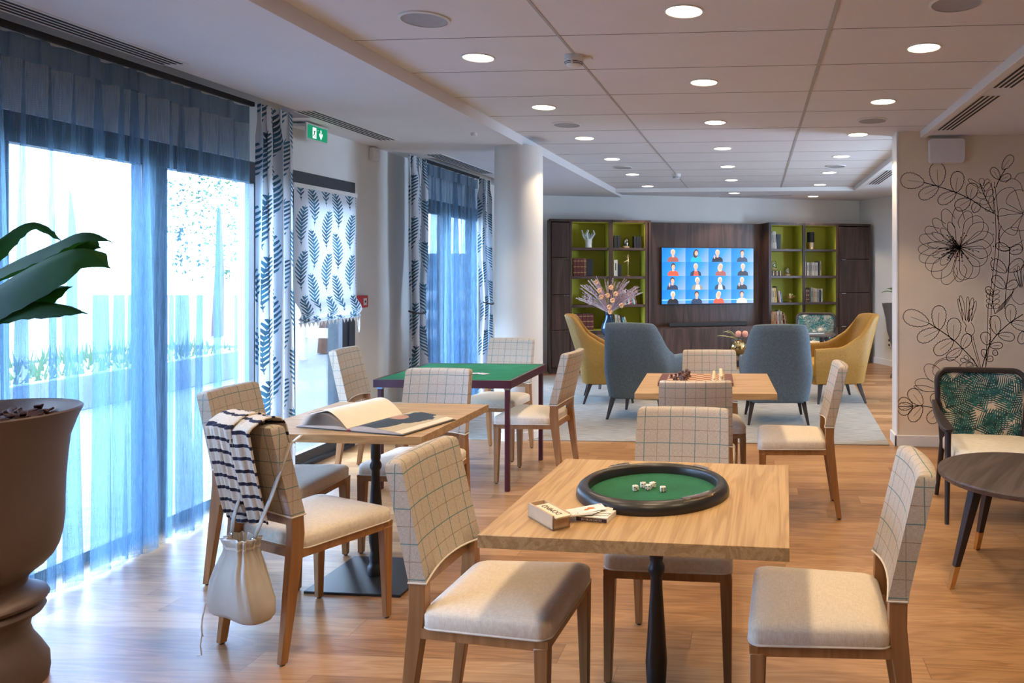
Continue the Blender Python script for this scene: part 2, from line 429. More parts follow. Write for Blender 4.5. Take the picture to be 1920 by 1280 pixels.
# ceilings
XB, XR, YF = -1.966, 1.345, 10.6
m = MB(); m.span((XB, -2.7, ZT), (XR + .1, YF + .05, ZT + .12)); struct(m.build('ceiling_tiles', 'ceil', smooth=False))
# curtain pocket: soffit stops short of the window wall beside windows
m = MB()
m.span((-3.02, -2.7, ZL), (XB, 11.6, ZL + .25))
for a, b in ((-2.7, .5), (5.05, 7.0), (9.25, 11.2)): m.span((-3.3, a, ZL), (-3.02, b, ZL + .25))
m.span((-3.5, -2.7, 2.70), (-3.02, 11.2, 2.78))
struct(m.build('ceiling_soffit_left', 'ceil', smooth=False))
m = MB(); m.span((XB - .004, -2.7, ZL - .002), (XB + .004, 11.75, ZR + .05)); struct(m.build('trim_2', 'ceil', smooth=False))
m = MB(); m.span((XR + .03, -2.7, ZR), (4.3, YF, ZR + .2)); m.span((XB + .004, YF, ZR), (4.3, 13.3, ZR + .2)); m.span((-3.5, 11.2, ZR), (XB, 13.3, ZR + .2))
struct(m.build('ceiling_soffit_right', 'ceil', smooth=False))
m = MB(); m.span((XR - .012, -2.7, ZR - .012), (XR + .035, YF + .03, ZT + .01)); m.span((XB + .006, YF - .03, ZR - .012), (XR - .012, YF + .03, ZT + .01)); struct(m.build('trim_3', 'trim', bevel=.004))
# ceiling grid: exposed runners along the room, fine joints across
m = MB()
for x, w_ in ((-.945, .014), (.341, .02)): m.span((x - w_ / 2, -2.7, ZT - .003), (x + w_ / 2, YF, ZT + .001))
struct(m.build('trim_4', plain('grey_white_ceiling_runner', (.42, .40, .38), .6), smooth=False))
m = MB(); y = 3.60 - .626 * 10
while y < YF - .1: m.span((XB, y - .0025, ZT - .0012), (XR, y + .0025, ZT + .001)); y += .626
struct(m.build('trim_5', plain('ceiling_tile_joint', (.22, .20, .19), .8), smooth=False))
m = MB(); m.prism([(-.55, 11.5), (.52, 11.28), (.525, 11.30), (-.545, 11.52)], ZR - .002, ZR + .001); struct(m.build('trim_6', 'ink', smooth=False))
# round column
m = MB(); m.lathe([(.205, 0), (.205, ZL)], 48, (-2.05, 6.47, 0), cap=(0, 0)); struct(m.build('wall_column', 'wall'))
m = MB(); m.lathe([(.213, 0), (.213, .07), (.207, .075)], 48, (-2.05, 6.47, 0), cap=(0, 0)); struct(m.build('baseboard_column', 'trim'))
# rug
m = MB(); m.prism([(-3.1, 6.28), (1.09, 6.36), (1.24, 10.3), (.9, 11.3), (-1.0, 10.7), (-2.8, 10.1), (-3.1, 10.1)], 0, .008)
tag(m.build('area_rug', 'rug', bevel=.003), 'large grey beige flecked rug under the lounge armchairs', 'rug')

# ---------------------------------------------------------------- windows and door
def window(name, panes, y0, y1, zt=2.15, fw=.14, xf=WX - .02, bottom=.05):
    fr = MB(); d = .07
    fr.span((xf - d, y0, zt - .137), (xf, y1, zt)); fr.span((xf - d, y0, 0), (xf, y1, bottom))
    edges = [y0] + [v for p in panes for v in p] + [y1]
    for a, b in zip(edges[0::2], edges[1::2]):
        if b > a: fr.span((xf - d, a, bottom), (xf, b, zt - .137))
    o = struct(fr.build(name, 'frame', bevel=.004))
    for a, b in panes:
        g = MB(); g.span((xf - .045, a, bottom), (xf - .039, b, zt - .137)); struct(g.build('pane', 'glass', o, smooth=False))
    return o
window('window_1', [(.8, 1.62), (1.76, 2.93), (3.138, 3.876), (4.052, 4.795)], .7, 4.92)
window('window_2', [(7.30, 7.842), (8.069, 8.629), (8.72, 9.05)], 7.2, 9.1)
m = MB()
for a, b, c, d_ in ((7.1, 7.16, .3, 2.2), (8.24, 8.3, .3, 2.2), (7.1, 8.3, .3, .36), (7.1, 8.3, 2.14, 2.2)): m.span((4.26, a, c), (4.32, b, d_))
w3 = struct(m.build('window_3', 'frame')); g = MB(); g.span((4.285, 7.16, .36), (4.29, 8.24, 2.14)); struct(g.build('pane', 'glass', w3, smooth=False))
# terrace door
fr = MB(); xf = WX + .005; d = .09
fr.span((xf - d, 5.08, 2.03), (xf, 6.02, 2.15)); fr.span((xf - d, 5.08, 0), (xf, 5.15, 2.03)); fr.span((xf - d, 5.935, 0), (xf, 6.02, 2.03))
fr.span((xf - d, 5.15, 0), (xf + .01, 5.935, .03))
door = struct(fr.build('door_1', 'frame', bevel=.003))
lf = MB(); xl = xf - .015
for (a, b, z0, z1) in ((5.155, 5.23, .035, 2.02), (5.855, 5.93, .035, 2.02), (5.23, 5.855, .035, .11), (5.23, 5.855, 1.95, 2.02)): lf.span((xl - .06, a, z0), (xl, b, z1))
struct(lf.build('door_leaf', 'frame', door, bevel=.003))
g = MB(); g.span((xl - .035, 5.23, .11), (xl - .029, 5.855, 1.95)); struct(g.build('pane', 'glass', door, smooth=False))

# ---------------------------------------------------------------- outside the windows
m = MB(); m.span((-40, -12, -.12), (-3.5, 40, -.02)); struct(m.build('terrace_ground', 'pav', smooth=False))
m = MB(); m.span((-17, -8, -.019), (-9.2, 8.2, -.005)); tag(m.build('lawn', 'lawn', smooth=False), 'strip of lawn beyond the raised planter outside', 'lawn', kind='stuff')
pl = thing('raised_planter', 'long low concrete planter bed seen outside through the sheer curtain', 'planter', (-7.9, 6.1, 0))
m = MB(); L_, W_ = 9.0, 1.9
for (a, b) in (((-W_ / 2, -L_ / 2, -.02), (-W_ / 2 + .12, L_ / 2, .34)), ((W_ / 2 - .12, -L_ / 2, -.02), (W_ / 2, L_ / 2, .34)), ((-W_ / 2, L_ / 2 - .12, -.02), (W_ / 2, L_ / 2, .34)), ((-W_ / 2, -L_ / 2, -.02), (W_ / 2, -L_ / 2 + .12, .34))): m.span(a, b)
m.build('planter_wall', 'concrete', pl, bevel=.01)
m = MB(); m.span((-W_ / 2 + .1, -L_ / 2 + .1, 0), (W_ / 2 - .1, L_ / 2 - .1, .30)); m.build('soil', 'soil', pl, smooth=False)
m = MB()
for i in range(1500):
    x = random.uniform(-.8, .8); y = random.uniform(-4.3, 4.3); h_ = random.uniform(.05, .18) * (1 + .5 * (x < 0)); r = random.uniform(.008, .025)
    a = random.uniform(0, 6.3); dx, dy = r * math.cos(a), r * math.sin(a); lx, ly = random.uniform(-.06, .06), random.uniform(-.06, .06)
    m.add([(x - dx, y - dy, .3), (x + dx, y + dy, .3), (x + lx + dy, y + ly - dx, .3 + h_)], [(0, 1, 2)])
for i in range(34):
    x = random.uniform(-.7, .7); y = random.uniform(-4.3, 1.0); h_ = random.uniform(.4, 1.0); l1, l2 = random.uniform(-.2, .2), random.uniform(-.2, .2)
    m.tube([(x, y, .3), (x + l1 * .5, y + l2 * .5, .3 + h_ * .6), (x + l1, y + l2, .3 + h_)], [.006, .004, .002], 4)
    for j in range(7):
        t = random.uniform(.35, 1); px_, py_, pz_ = x + l1 * t, y + l2 * t, .3 + h_ * t; a = random.uniform(0, 6.3)
        m.add([(px_, py_, pz_), (px_ + .05 * math.cos(a), py_ + .05 * math.sin(a), pz_ + .03), (px_ + .04 * math.cos(a + .6), py_ + .04 * math.sin(a + .6), pz_ - .01)], [(0, 1, 2)])
o = m.build('planting', 'hedge', pl, smooth=False); o['kind'] = 'stuff'
# white apartment house across the garden
b = thing('apartment_house', 'white rendered apartment house across the garden outside the windows', 'building', (-30, 17.5, 0), math.radians(-52))
m = MB(); m.span((-14, 0, -.1), (12, 8, 11)); m.build('wall', 'facade', b, smooth=False)
for i in range(9):
    for k in range(3):
        x = -13 + i * 2.7; z = .9 + k * 3.1; f_ = MB(); f_.span((x, -.06, z), (x + 1.3, .05, z + 1.6)); fo = f_.build('window', 'concrete', b, smooth=False)
        f_ = MB(); f_.span((x + .08, -.08, z + .08), (x + 1.22, -.05, z + 1.52)); f_.build('pane', 'darkwin', fo, smooth=False)
for k in (1, 2):
    f_ = MB(); f_.span((-13.6, -1.2, .2 + k * 3.1), (-5.4, 0, .38 + k * 3.1)); bo = f_.build('balcony', 'facade', b, smooth=False)
    f_ = MB()
    for i in range(42): f_.span((-13.6 + i * .2, -1.2, .38 + k * 3.1), (-13.57 + i * .2, -1.17, 1.35 + k * 3.1))
    f_.span((-13.6, -1.21, 1.33 + k * 3.1), (-5.4, -1.16, 1.39 + k * 3.1)); f_.build('railing', 'concrete', bo, smooth=False)
# garden building close beyond the door
b = thing('garden_shed', 'low grey blue shed outside behind the white slatted fence', 'shed', (-6.0, 13.6, 0), 0)
m = MB(); m.span((-1.4, 0, -.02), (1.9, 1.6, 1.62)); m.build('wall', plain('blue_grey_cladding', (.14, .17, .20), .7), b, smooth=False)
m = MB(); m.span((-1.5, -.1, 1.62), (2.0, 1.7, 1.72)); m.build('roof', 'concrete', b, smooth=False)
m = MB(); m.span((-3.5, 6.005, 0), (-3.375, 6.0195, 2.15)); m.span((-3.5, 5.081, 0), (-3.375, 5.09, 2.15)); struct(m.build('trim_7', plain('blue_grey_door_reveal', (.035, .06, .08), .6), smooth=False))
# closed parasol on the terrace
p = thing('closed_parasol', 'closed grey garden parasol standing outside on the terrace', 'parasol', (-9.3, 9.6, 0))
m = MB(); m.lathe([(.35, 0), (.35, .06), (.05, .08)], 16); m.build('base', 'concrete', p)
m = MB(); m.lathe([(.025, .05), (.025, 2.6)], 10); m.build('pole', 'concrete', p)
m = MB(); R = []
for z, r in ((.95, .22), (1.3, .16), (1.7, .11), (2.1, .09), (2.45, .06), (2.6, .02)):
    R.append([(r * (1 + .3 * math.cos(7 * a)) * math.cos(a), r * (1 + .3 * math.cos(7 * a)) * math.sin(a), z) for a in [2 * PI * i / 42 for i in range(42)]])
m.loft(R); m.build('canopy', plain('pale_grey_canvas', (.34, .38, .42), .9), p)
def tree(x, y, h, r, label):
    t = thing('garden_tree', label, 'tree', (x, y, 0), 0, 'trees in the garden')
    m = MB(); m.tube([(0, 0, 0), (.05, 0, h * .4), (0, .05, h * .75)], [.12, .09, .04], 8); m.build('trunk', 'bark', t)
    m = MB()
    for i in range(1300):
        a = random.uniform(0, 6.3); u = random.uniform(-1, 1); rr = r * random.random() ** .33; q = math.sqrt(1 - u * u)
        c = Vector((rr * q * math.cos(a), rr * q * math.sin(a), h * .7 + rr * u * 1.2)); d1 = Vector([random.uniform(-.08, .08) for _ in range(3)]); d2 = Vector([random.uniform(-.08, .08) for _ in range(3)])
        m.add([c, c + d1, c + d2], [(0, 1, 2)])
    o = m.build('foliage', 'hedge', t, smooth=False); o['kind'] = 'stuff'
tree(-11.5, 15.5, 3.6, 1.2, 'loose green garden tree seen through the right pane of the long window')
tree(-7.4, 12.6, 2.6, .7, 'garden tree seen through the far window beside the column')
tree(-14.5, 9.5, 3.2, 1.0, 'garden tree behind the parasol seen through the left pane of the long window')
# railing with flower boxes outside the far window
f_ = thing('terrace_fence', 'white slatted terrace fence outside the far window', 'fence', (-5.4, 11.6, 0))
m = MB()
for i in range(3): m.span((-1.8, -.02, .35 + i * .3), (1.8, .02, .5 + i * .3))
m.build('rail', 'facade', f_)
for i in range(4):
    m = MB(); m.span((-1.8 + i * 1.18, -.04, 0), (-1.72 + i * 1.18, .04, 1.1)); m.build('post', 'facade', f_)
# ================================================================ CURTAINS
def sheer(name, y0, y1, xc, folds, amp, label, seed, zb=.012):
    rnd = random.Random(seed)
    L_ = y1 - y0; N = folds * 16; ws = [rnd.uniform(.6, 1.5) for _ in range(folds)]; tot = sum(ws); am = [rnd.uniform(.5, 1.25) for _ in range(folds)]
    P = []; acc = 0
    for k in range(folds):
        for i in range(16):
            t = i / 16; P.append((acc + ws[k] * t, am[k], t))
        acc += ws[k]
    P.append((acc, am[-1], 1.))
    m = MB(); nv = 18; vs = []; uvs = []
    for j in range(nv + 1):
        z = zb + (2.445 - zb) * j / nv; tz = z / 2.45; arc = 0; last = None
        for (s_, a_, t) in P:
            A_ = amp * a_ * (.45 + .75 * (1 - tz) ** .6) * (1 if tz < .93 else .8)
            y = y0 + L_ * s_ / tot + .030 * a_ * math.sin(4 * PI * t) * (.4 + .8 * (1 - tz))
            x = xc + A_ * math.cos(2 * PI * t) + .012 * math.sin(s_ * 3.1 + z * 1.3)
            if last: arc += math.hypot(x - last[0], y - last[1])
            last = (x, y); vs.append((x, y, z)); uvs.append((arc, z))
    n = len(P); mid = nv // 3
    uvs = [(uvs[mid * n + i % n][0], u[1]) for i, u in enumerate(uvs)]
    fs = [(j * n + i, j * n + i + 1, (j + 1) * n + i + 1, (j + 1) * n + i) for j in range(nv) for i in range(n - 1)]
    m.add(vs, fs, 0, uvs); t = thing(name, label, 'curtain', (0, 0, 0))
    m.build('curtain_cloth', 'sheer', t, angle=80)
    m = MB(); m.span((xc - .012, y0 - .02, 2.455), (xc + .012, y1 + .05, 2.482)); m.build('curtain_rail', 'blackm', t)
    m = MB(); m.span((xc - .14, y0 - .02, 2.60), (xc - .11, y1 + .02, 2.70)); 
    return t
sheer('sheer_curtain', 2.90, 4.47, -3.12, 13, .038, 'long blue grey sheer curtain across the nearest tall window', 3)
sheer('sheer_curtain', 7.0, 8.34, -3.12, 13, .036, 'shorter blue grey sheer curtain on the far window beside the column', 5)
sheer('sheer_curtain', 1.0, 2.42, -3.12, 12, .038, 'blue grey sheer curtain at the left edge of the picture behind the planter', 9)
def drape(name, y0, y1, xc, folds, amp, label, seed, tie=None, zb=.012):
    rnd = random.Random(seed); N = folds * 12; nv = 24; vs = []; uvs = []; ph = rnd.uniform(0, 1)
    for j in range(nv + 1):
        z = zb + (2.468 - zb) * j / nv; sh = 0; wd = 1
        if tie:
            k = math.exp(-((z - tie[0]) / .42) ** 2); wd = 1 - tie[1] * k; sh = tie[2] * k
        arc = 0; last = None; A_ = amp * (1.0 if z < 2.3 else .55)
        for i in range(N + 1):
            t = i / N; yy = y0 + (y1 - y0) * (.5 + (t - .5) * wd) + sh + .018 * math.sin(t * folds * 4 * PI + .4)
            x = xc + A_ * math.cos(t * folds * 2 * PI + ph + .35 * math.sin(z * 1.7 + t * 5)) * (.75 + .4 * math.sin(t * 9 + seed))
            x += .02 * (1 - z / 2.45) * math.sin(t * 7)
            if last: arc += math.hypot(x - last[0], yy - last[1])
            last = (x, yy); vs.append((x, yy, z)); uvs.append((arc, z))
    n = N + 1; uvs = [(uvs[(nv // 2) * n + i % n][0] if not tie else uvs[(nv - 4) * n + i % n][0], u[1]) for i, u in enumerate(uvs)]; m = MB(); m.add(vs, [(j * n + i, j * n + i + 1, (j + 1) * n + i + 1, (j + 1) * n + i) for j in range(nv) for i in range(N)], 0, uvs)
    t = thing(name, label, 'curtain'); o = m.build('curtain_cloth', 'fern', t, angle=80)
    if tie:
        m = MB(); pts = []
        yc = (y0 + y1) / 2 + tie[2]; w2 = (y1 - y0) / 2 * (1 - tie[1]) + .03
        for i in range(13):
            a = -PI / 2 + PI * i / 12 + PI / 2; pts.append((xc + (amp + .03) * math.sin(a), yc - w2 * math.cos(a), tie[0] + .05 - .03 * math.sin(a)))
        m.tube(pts, .008, 6); m.build('tieback_cord', 'black', t)
    return t
drape('printed_drape', 4.46, 4.80, -3.05, 3, .040, 'tall fern printed drape between the long window and the terrace door', 2)
drape('printed_drape', 6.60, 6.93, -3.10, 3, .045, 'fern printed drape on the near side of the far window', 4, (1.02, .34, -.02))
drape('printed_drape', 8.39, 8.66, -3.10, 3, .045, 'fern printed drape partly hidden by the round column', 6, (1.02, .35, .06))
drape('printed_drape', 2.50, 2.86, -3.08, 3, .045, 'sliver of fern printed drape at the left edge of the picture', 8)
# roman blind on the terrace door
bl = thing('roman_blind', 'fern printed roman blind half lowered on the terrace door', 'blind', (-3.215, 5.50, 0))
m = MB(); F = [(.0, 2.03), (.004, 1.75), (0, 1.45), (.004, 1.22), (.045, 1.16), (.055, 1.12), (.03, 1.09), (.05, 1.075), (.02, 1.06)]
def bf(u, v):
    t = v * (len(F) - 1); i = min(int(t), len(F) - 2); f_ = t - i
    return (F[i][0] + (F[i + 1][0] - F[i][0]) * f_ + .003 * math.sin(u * 8), -.41 + .82 * u + (.018 * max(0, v - .5) * (u > .95)), F[i][1] + (F[i + 1][1] - F[i][1]) * f_)
m.grid(bf, 16, 32, 0, lambda u, v: (.82 * u, bf(u, v)[2] - (0 if v < .6 else .02)))
m.build('blind_cloth', 'fernb', bl)
m = MB(); m.span((-.02, -.42, 2.02), (.012, .42, 2.05)); m.build('head_rail', 'white', bl)
m = MB()
for i in range(16):
    y = -.40 + i * .0515; m.add([(.03, y, 1.065), (.03, y + .048, 1.065), (.032, y + .024, 1.028)], [(0, 1, 2)])
m.build('fringe', 'trim', bl, smooth=False)
m = MB(); m.tube([(.03, .395, 1.09), (.035, .395, .98), (.035, .405, .94), (.035, .415, .98), (.035, .415, 1.09)], .0035, 6); m.build('pull_cord', 'white', bl)

# ================================================================ DINING CHAIR (front = +y)
def ring_back(z, dy=0, wd=.366, th=.052, bow=.022, grow=0):
    w2 = wd / 2 + grow; n = 10; P = []
    yc = -.182 - (z - .535) * .235 + dy
    for i in range(n + 1):
        x = -w2 + 2 * w2 * i / n; P.append((x, yc - bow * (1 - (x / w2) ** 2) - th / 2 - grow, z))
    for i in range(n + 1):
        x = w2 - 2 * w2 * i / n; P.append((x, yc - bow * (1 - (x / w2) ** 2) + th / 2 + grow, z))
    return P
def make_chair(label, group):
    t = thing('dining_chair', label, 'chair', (0, 0, 0), 0, group)
    m = MB(); R = []
    zb = .402
    for z, ins, k in ((zb, 0, 0), (zb + .004, -.002, 0), (zb + .040, -.003, 0), (zb + .050, .003, 0), (zb + .058, .018, .2), (zb + .066, .05, .6), (zb + .073, .11, 1), (zb + .077, .17, 1)):
        wf, wr, d = .452 - 2 * ins, .396 - 2 * ins, .395 - 2 * ins; ring = []
        for (x, y, _) in rrect(1, 1, .09, 5):
            wy = wf + (wr - wf) * (.5 - y); ring.append((x * wy, y * d + .030, z))
        R.append(ring)
    m.loft(R); seat = m.build('seat', 'linen', t, angle=60)
    m = MB(); ring = []
    for (x, y, _) in rrect(1, 1, .09, 5): ring.append((x * (.396 + .056 * (y + .5)) * 1.005, y * .399 + .030, zb + .002))
    m.tube(ring + ring[:1], .0035, 6); m.build('piping', 'piping', seat)
    m = MB()                                                     # seat rails
    m.hexa([(-.222, .205, .372), (.222, .205, .372), (.222, .225, .372), (-.222, .225, .372)], [(-.224, .2, .402), (.224, .2, .402), (.224, .226, .402), (-.224, .226, .402)])
    for sx in (-1, 1):
        a = [(sx * .195, -.168, .372), (sx * .222, .22, .372), (sx * .205, .22, .372), (sx * .178, -.168, .372)]
        m.hexa(a if sx < 0 else a[::-1], [(x, y, .402) for x, y, z in (a if sx < 0 else a[::-1])])
    m.hexa([(-.16, -.19, .372), (.16, -.19, .372), (.16, -.165, .372), (-.16, -.165, .372)], [(-.16, -.19, .404), (.16, -.19, .404), (.16, -.165, .404), (-.16, -.165, .404)])
    m.build('seat_frame', 'beech', t)
    for sx in (-1, 1):                                           # front legs taper
        m = MB(); x0, y0 = sx * .204, .204
        m.loft([[(x0 + sx * .006 + a * .013, .208 + b * .013, 0.006) for a, b in ((-1, -1), (1, -1), (1, 1), (-1, 1))],
                [(x0 + a * .021, y0 + b * .021, .38) for a, b in ((-1, -1), (1, -1), (1, 1), (-1, 1))]])
        lg = m.build('leg', 'beech', t, bevel=.002, seg=1)
        m = MB(); m.lathe([(.009, 0), (.009, .007)], 10, (x0 + sx * .006, .208, 0)); m.build('foot_glide', 'black', lg)
    for sx in (-1, 1):                                           # rear legs rise into the back posts
        m = MB(); R = []
        for (x, y, z, a, b) in ((.180, -.238, .006, .013, .014), (.178, -.212, .2, .017, .019), (.176, -.190, .38, .019, .024), (.175, -.182, .46, .019, .025), (.173, -.184, .535, .018, .025), (.165, -.215, .66, .012, .015), (.160, -.237, .75, .010, .012)):
            R.append([(sx * x + p * a, y + q * b, z) for p, q in ((-1, -1), (1, -1), (1, 1), (-1, 1))])
        m.loft(R); lg = m.build('leg', 'beech', t, bevel=.002, seg=1)
        m = MB(); m.lathe([(.009, 0), (.009, .007)], 10, (sx * .180, -.238, 0)); m.build('foot_glide', 'black', lg)
    m = MB(); R = []
    for z, g in ((.530, -.004), (.534, 0), (.60, 0), (.68, 0), (.76, 0), (.82, 0), (.862, 0), (.874, -.003), (.880, -.012), (.882, -.022)):
        r = ring_back(z, 0, .384 - .014 * (z - .53) / .35, .054, .020, g)
        if z < .56: r = [(x, y, zz + .016 * (1 - (x / .19) ** 2)) for x, y, zz in r]
        R.append(r)
    m.loft(R); bk_ = m.build('backrest', 'plaid', t, uvbox=True, angle=50)
    m = MB(); r = [(x, y, zz + .016 * (1 - (x / .19) ** 2)) for x, y, zz in ring_back(.531, 0, .384, .056, .020)]
    m.tube(r + r[:1], .0032, 6); m.build('piping', 'piping', bk_)
    m = MB(); m.add([(x, y, z) for x, y, z in ()], [])
    m.hexa([(-.165, -.205, .50), (.165, -.205, .50), (.165, -.185, .50), (-.165, -.185, .50)], [(-.165, -.212, .54), (.165, -.212, .54), (.165, -.19, .54), (-.165, -.19, .54)])
    m.build('back_rail', 'beech', t)
    return t
R_ = math.radians
G = 'plaid backed dining chairs around the game tables'
first = make_chair('plaid backed wooden chair in the front row, left of the table with the dice ring', G)
first.location = (-.795, 2.34, 0); first.rotation_euler = (0, 0, R_(-93.4))
for (x, y, a, lb) in (
    (.215, 2.342, 87.7, 'plaid backed wooden chair in the front row, right of the table with the dice ring'),
    (-.303, 2.847, 178.7, 'plaid backed chair tucked under the far side of the table with the dice ring'),
    (-.328, 4.127, 4.5, 'plaid backed chair with its back to us at the near side of the chess table'),
    (-.306, 5.06, 184.5, 'plaid backed chair facing us at the far side of the chess table'),
    (.24, 4.649, 90.0, 'plaid backed chair at the right side of the chess table'),
    (-2.668, 5.258, -85.5, 'plaid backed chair left of the green card table next to the terrace door'),
    (-1.796, 3.953, -179.9, 'plaid backed chair behind the open book table, in front of the green card table'),
    (-1.804, 2.953, -22.1, 'plaid backed chair with the striped sweater and the pale bag hung on it'),
    (-2.276, 3.502, -89.0, 'plaid backed chair left of the open book table beside the sheer curtain'),
    (-1.526, 5.226, 86.3, 'plaid backed chair at the right side of the green card table'),
    (-2.012, 5.831, 173.7, 'plaid backed chair at the far side of the green card table before the column')):
    dup(first, (x, y, 0), R_(a), lb, G)

# ================================================================ TABLES
def pedestal_table(name, label, x, y, rz, w=.80, d=.80, mat='oak', base=True):
    t = thing(name, label, 'table', (x, y, 0), rz)
    m = MB(); m.box((0, 0, .7325), (w, d, .035)); m.build('table_top', mat, t, bevel=.0015)
    m = MB(); m.lathe([(.021, .01), (.036, .012), (.037, .05), (.030, .06), (.026, .075), (.030, .10), (.024, .115), (.024, .13), (.030, .17), (.034, .24), (.026, .36), (.019, .46), (.018, .50), (.026, .515), (.026, .53), (.019, .545), (.022, .56), (.022, .715)], 24)
    m.build('pedestal', 'black', t)
    m = MB(); m.box((0, 0, .006), (.45, .42, .012)); m.build('base_plate', 'black', t, bevel=.002)
    m = MB(); m.box((0, 0, .709), (.30, .30, .008)); m.build('mounting_plate', 'black', t)
    return t
pedestal_table('game_table', 'square light oak table in front with the black rimmed dice ring', -.308, 2.345, R_(-2.3), .815, .81, 'oak_y')
pedestal_table('game_table', 'square light oak table with the large open book', -1.785, 3.465, R_(-1.0), .81, .76)
pedestal_table('game_table', 'square light oak table with the chessboard', -.305, 4.675, R_(3.2), .80, .82)
t = thing('card_table', 'square folding card table with green baize top and maroon frame', 'table', (-2.045, 5.26, 0), R_(.8))
m = MB()
for (a, b) in (((-.46, -.44), (.46, -.42)), ((-.46, .42), (.46, .44)), ((-.46, -.42), (-.44, .42)), ((.44, -.42), (.46, .42))): m.span((a[0], a[1], .672), (b[0], b[1], .724))
m.build('apron', 'maroon', t, bevel=.002)
m = MB(); m.grid(lambda u, v: (-.445 + .89 * u, -.425 + .85 * v, .723 + .0015 * math.sin(u * 23) * math.sin(v * 31)), 24, 24); m.span((-.445, -.425, .70), (.445, .425, .720)); m.build('baize_top', 'felt', t)
for sx in (-1, 1):
    for sy in (-1, 1):
        m = MB(); m.box((sx * .425, sy * .405, .333), (.03, .03, .666)); lg = m.build('leg', 'maroon', t, bevel=.002)
        m = MB(); m.box((sx * .425, sy * .405, .667), (.036, .036, .012)); m.build('hinge_bracket', 'chrome', lg)
# round dark coffee table at the right edge
def round_table(label, x, y, r, h, rz=0, tip=True, nm='coffee_table'):
    t = thing(nm, label, 'table', (x, y, .0085 if y > 6.4 else 0), rz)
    m = MB(); m.lathe([(r - .03, h - .032), (r - .012, h - .030), (r - .002, h - .018), (r, h - .008), (r - .004, h)], 64); m.build('table_top', 'darktop', t, angle=30)
    for k in range(4):
        a = PI / 4 + k * PI / 2; c_, s_ = math.cos(a), math.sin(a); rt, rb = r * .66, r * 1.0
        def sq(rr, z, w_): return [(rr * c_ + (p * c_ - q * s_) * w_, rr * s_ + (p * s_ + q * c_) * w_, z) for p, q in ((-1, -1), (1, -1), (1, 1), (-1, 1))]
        zt = h - .032; zm = .10; f_ = zm / zt
        m = MB(); m.loft([sq(rb + (rt - rb) * f_, zm, .0135), sq(rt, zt, .024)]); lg = m.build('leg', 'darkleg', t, bevel=.0015)
        m = MB(); m.loft([sq(rb, 0, .0115), sq(rb + (rt - rb) * f_, zm, .0138)]); m.build('brass_tip', 'brass' if tip else 'darkleg', lg)
    return t
round_table('round dark ash coffee table with brass leg tips at the right edge of the picture', 1.258, 3.664, .40, .50, R_(-27))
round_table('round dark coffee table in the middle of the lounge carrying the gold vase', -.16, 8.75, .42, .455, R_(20), False)
round_table('small round dark table before the far teal armchair', .75, 9.98, .27, .60, R_(10), False, 'side_table')
round_table('small dark blue side table carrying the vase of dried flowers', -1.80, 9.25, .25, .61, R_(30), False, 'side_table')

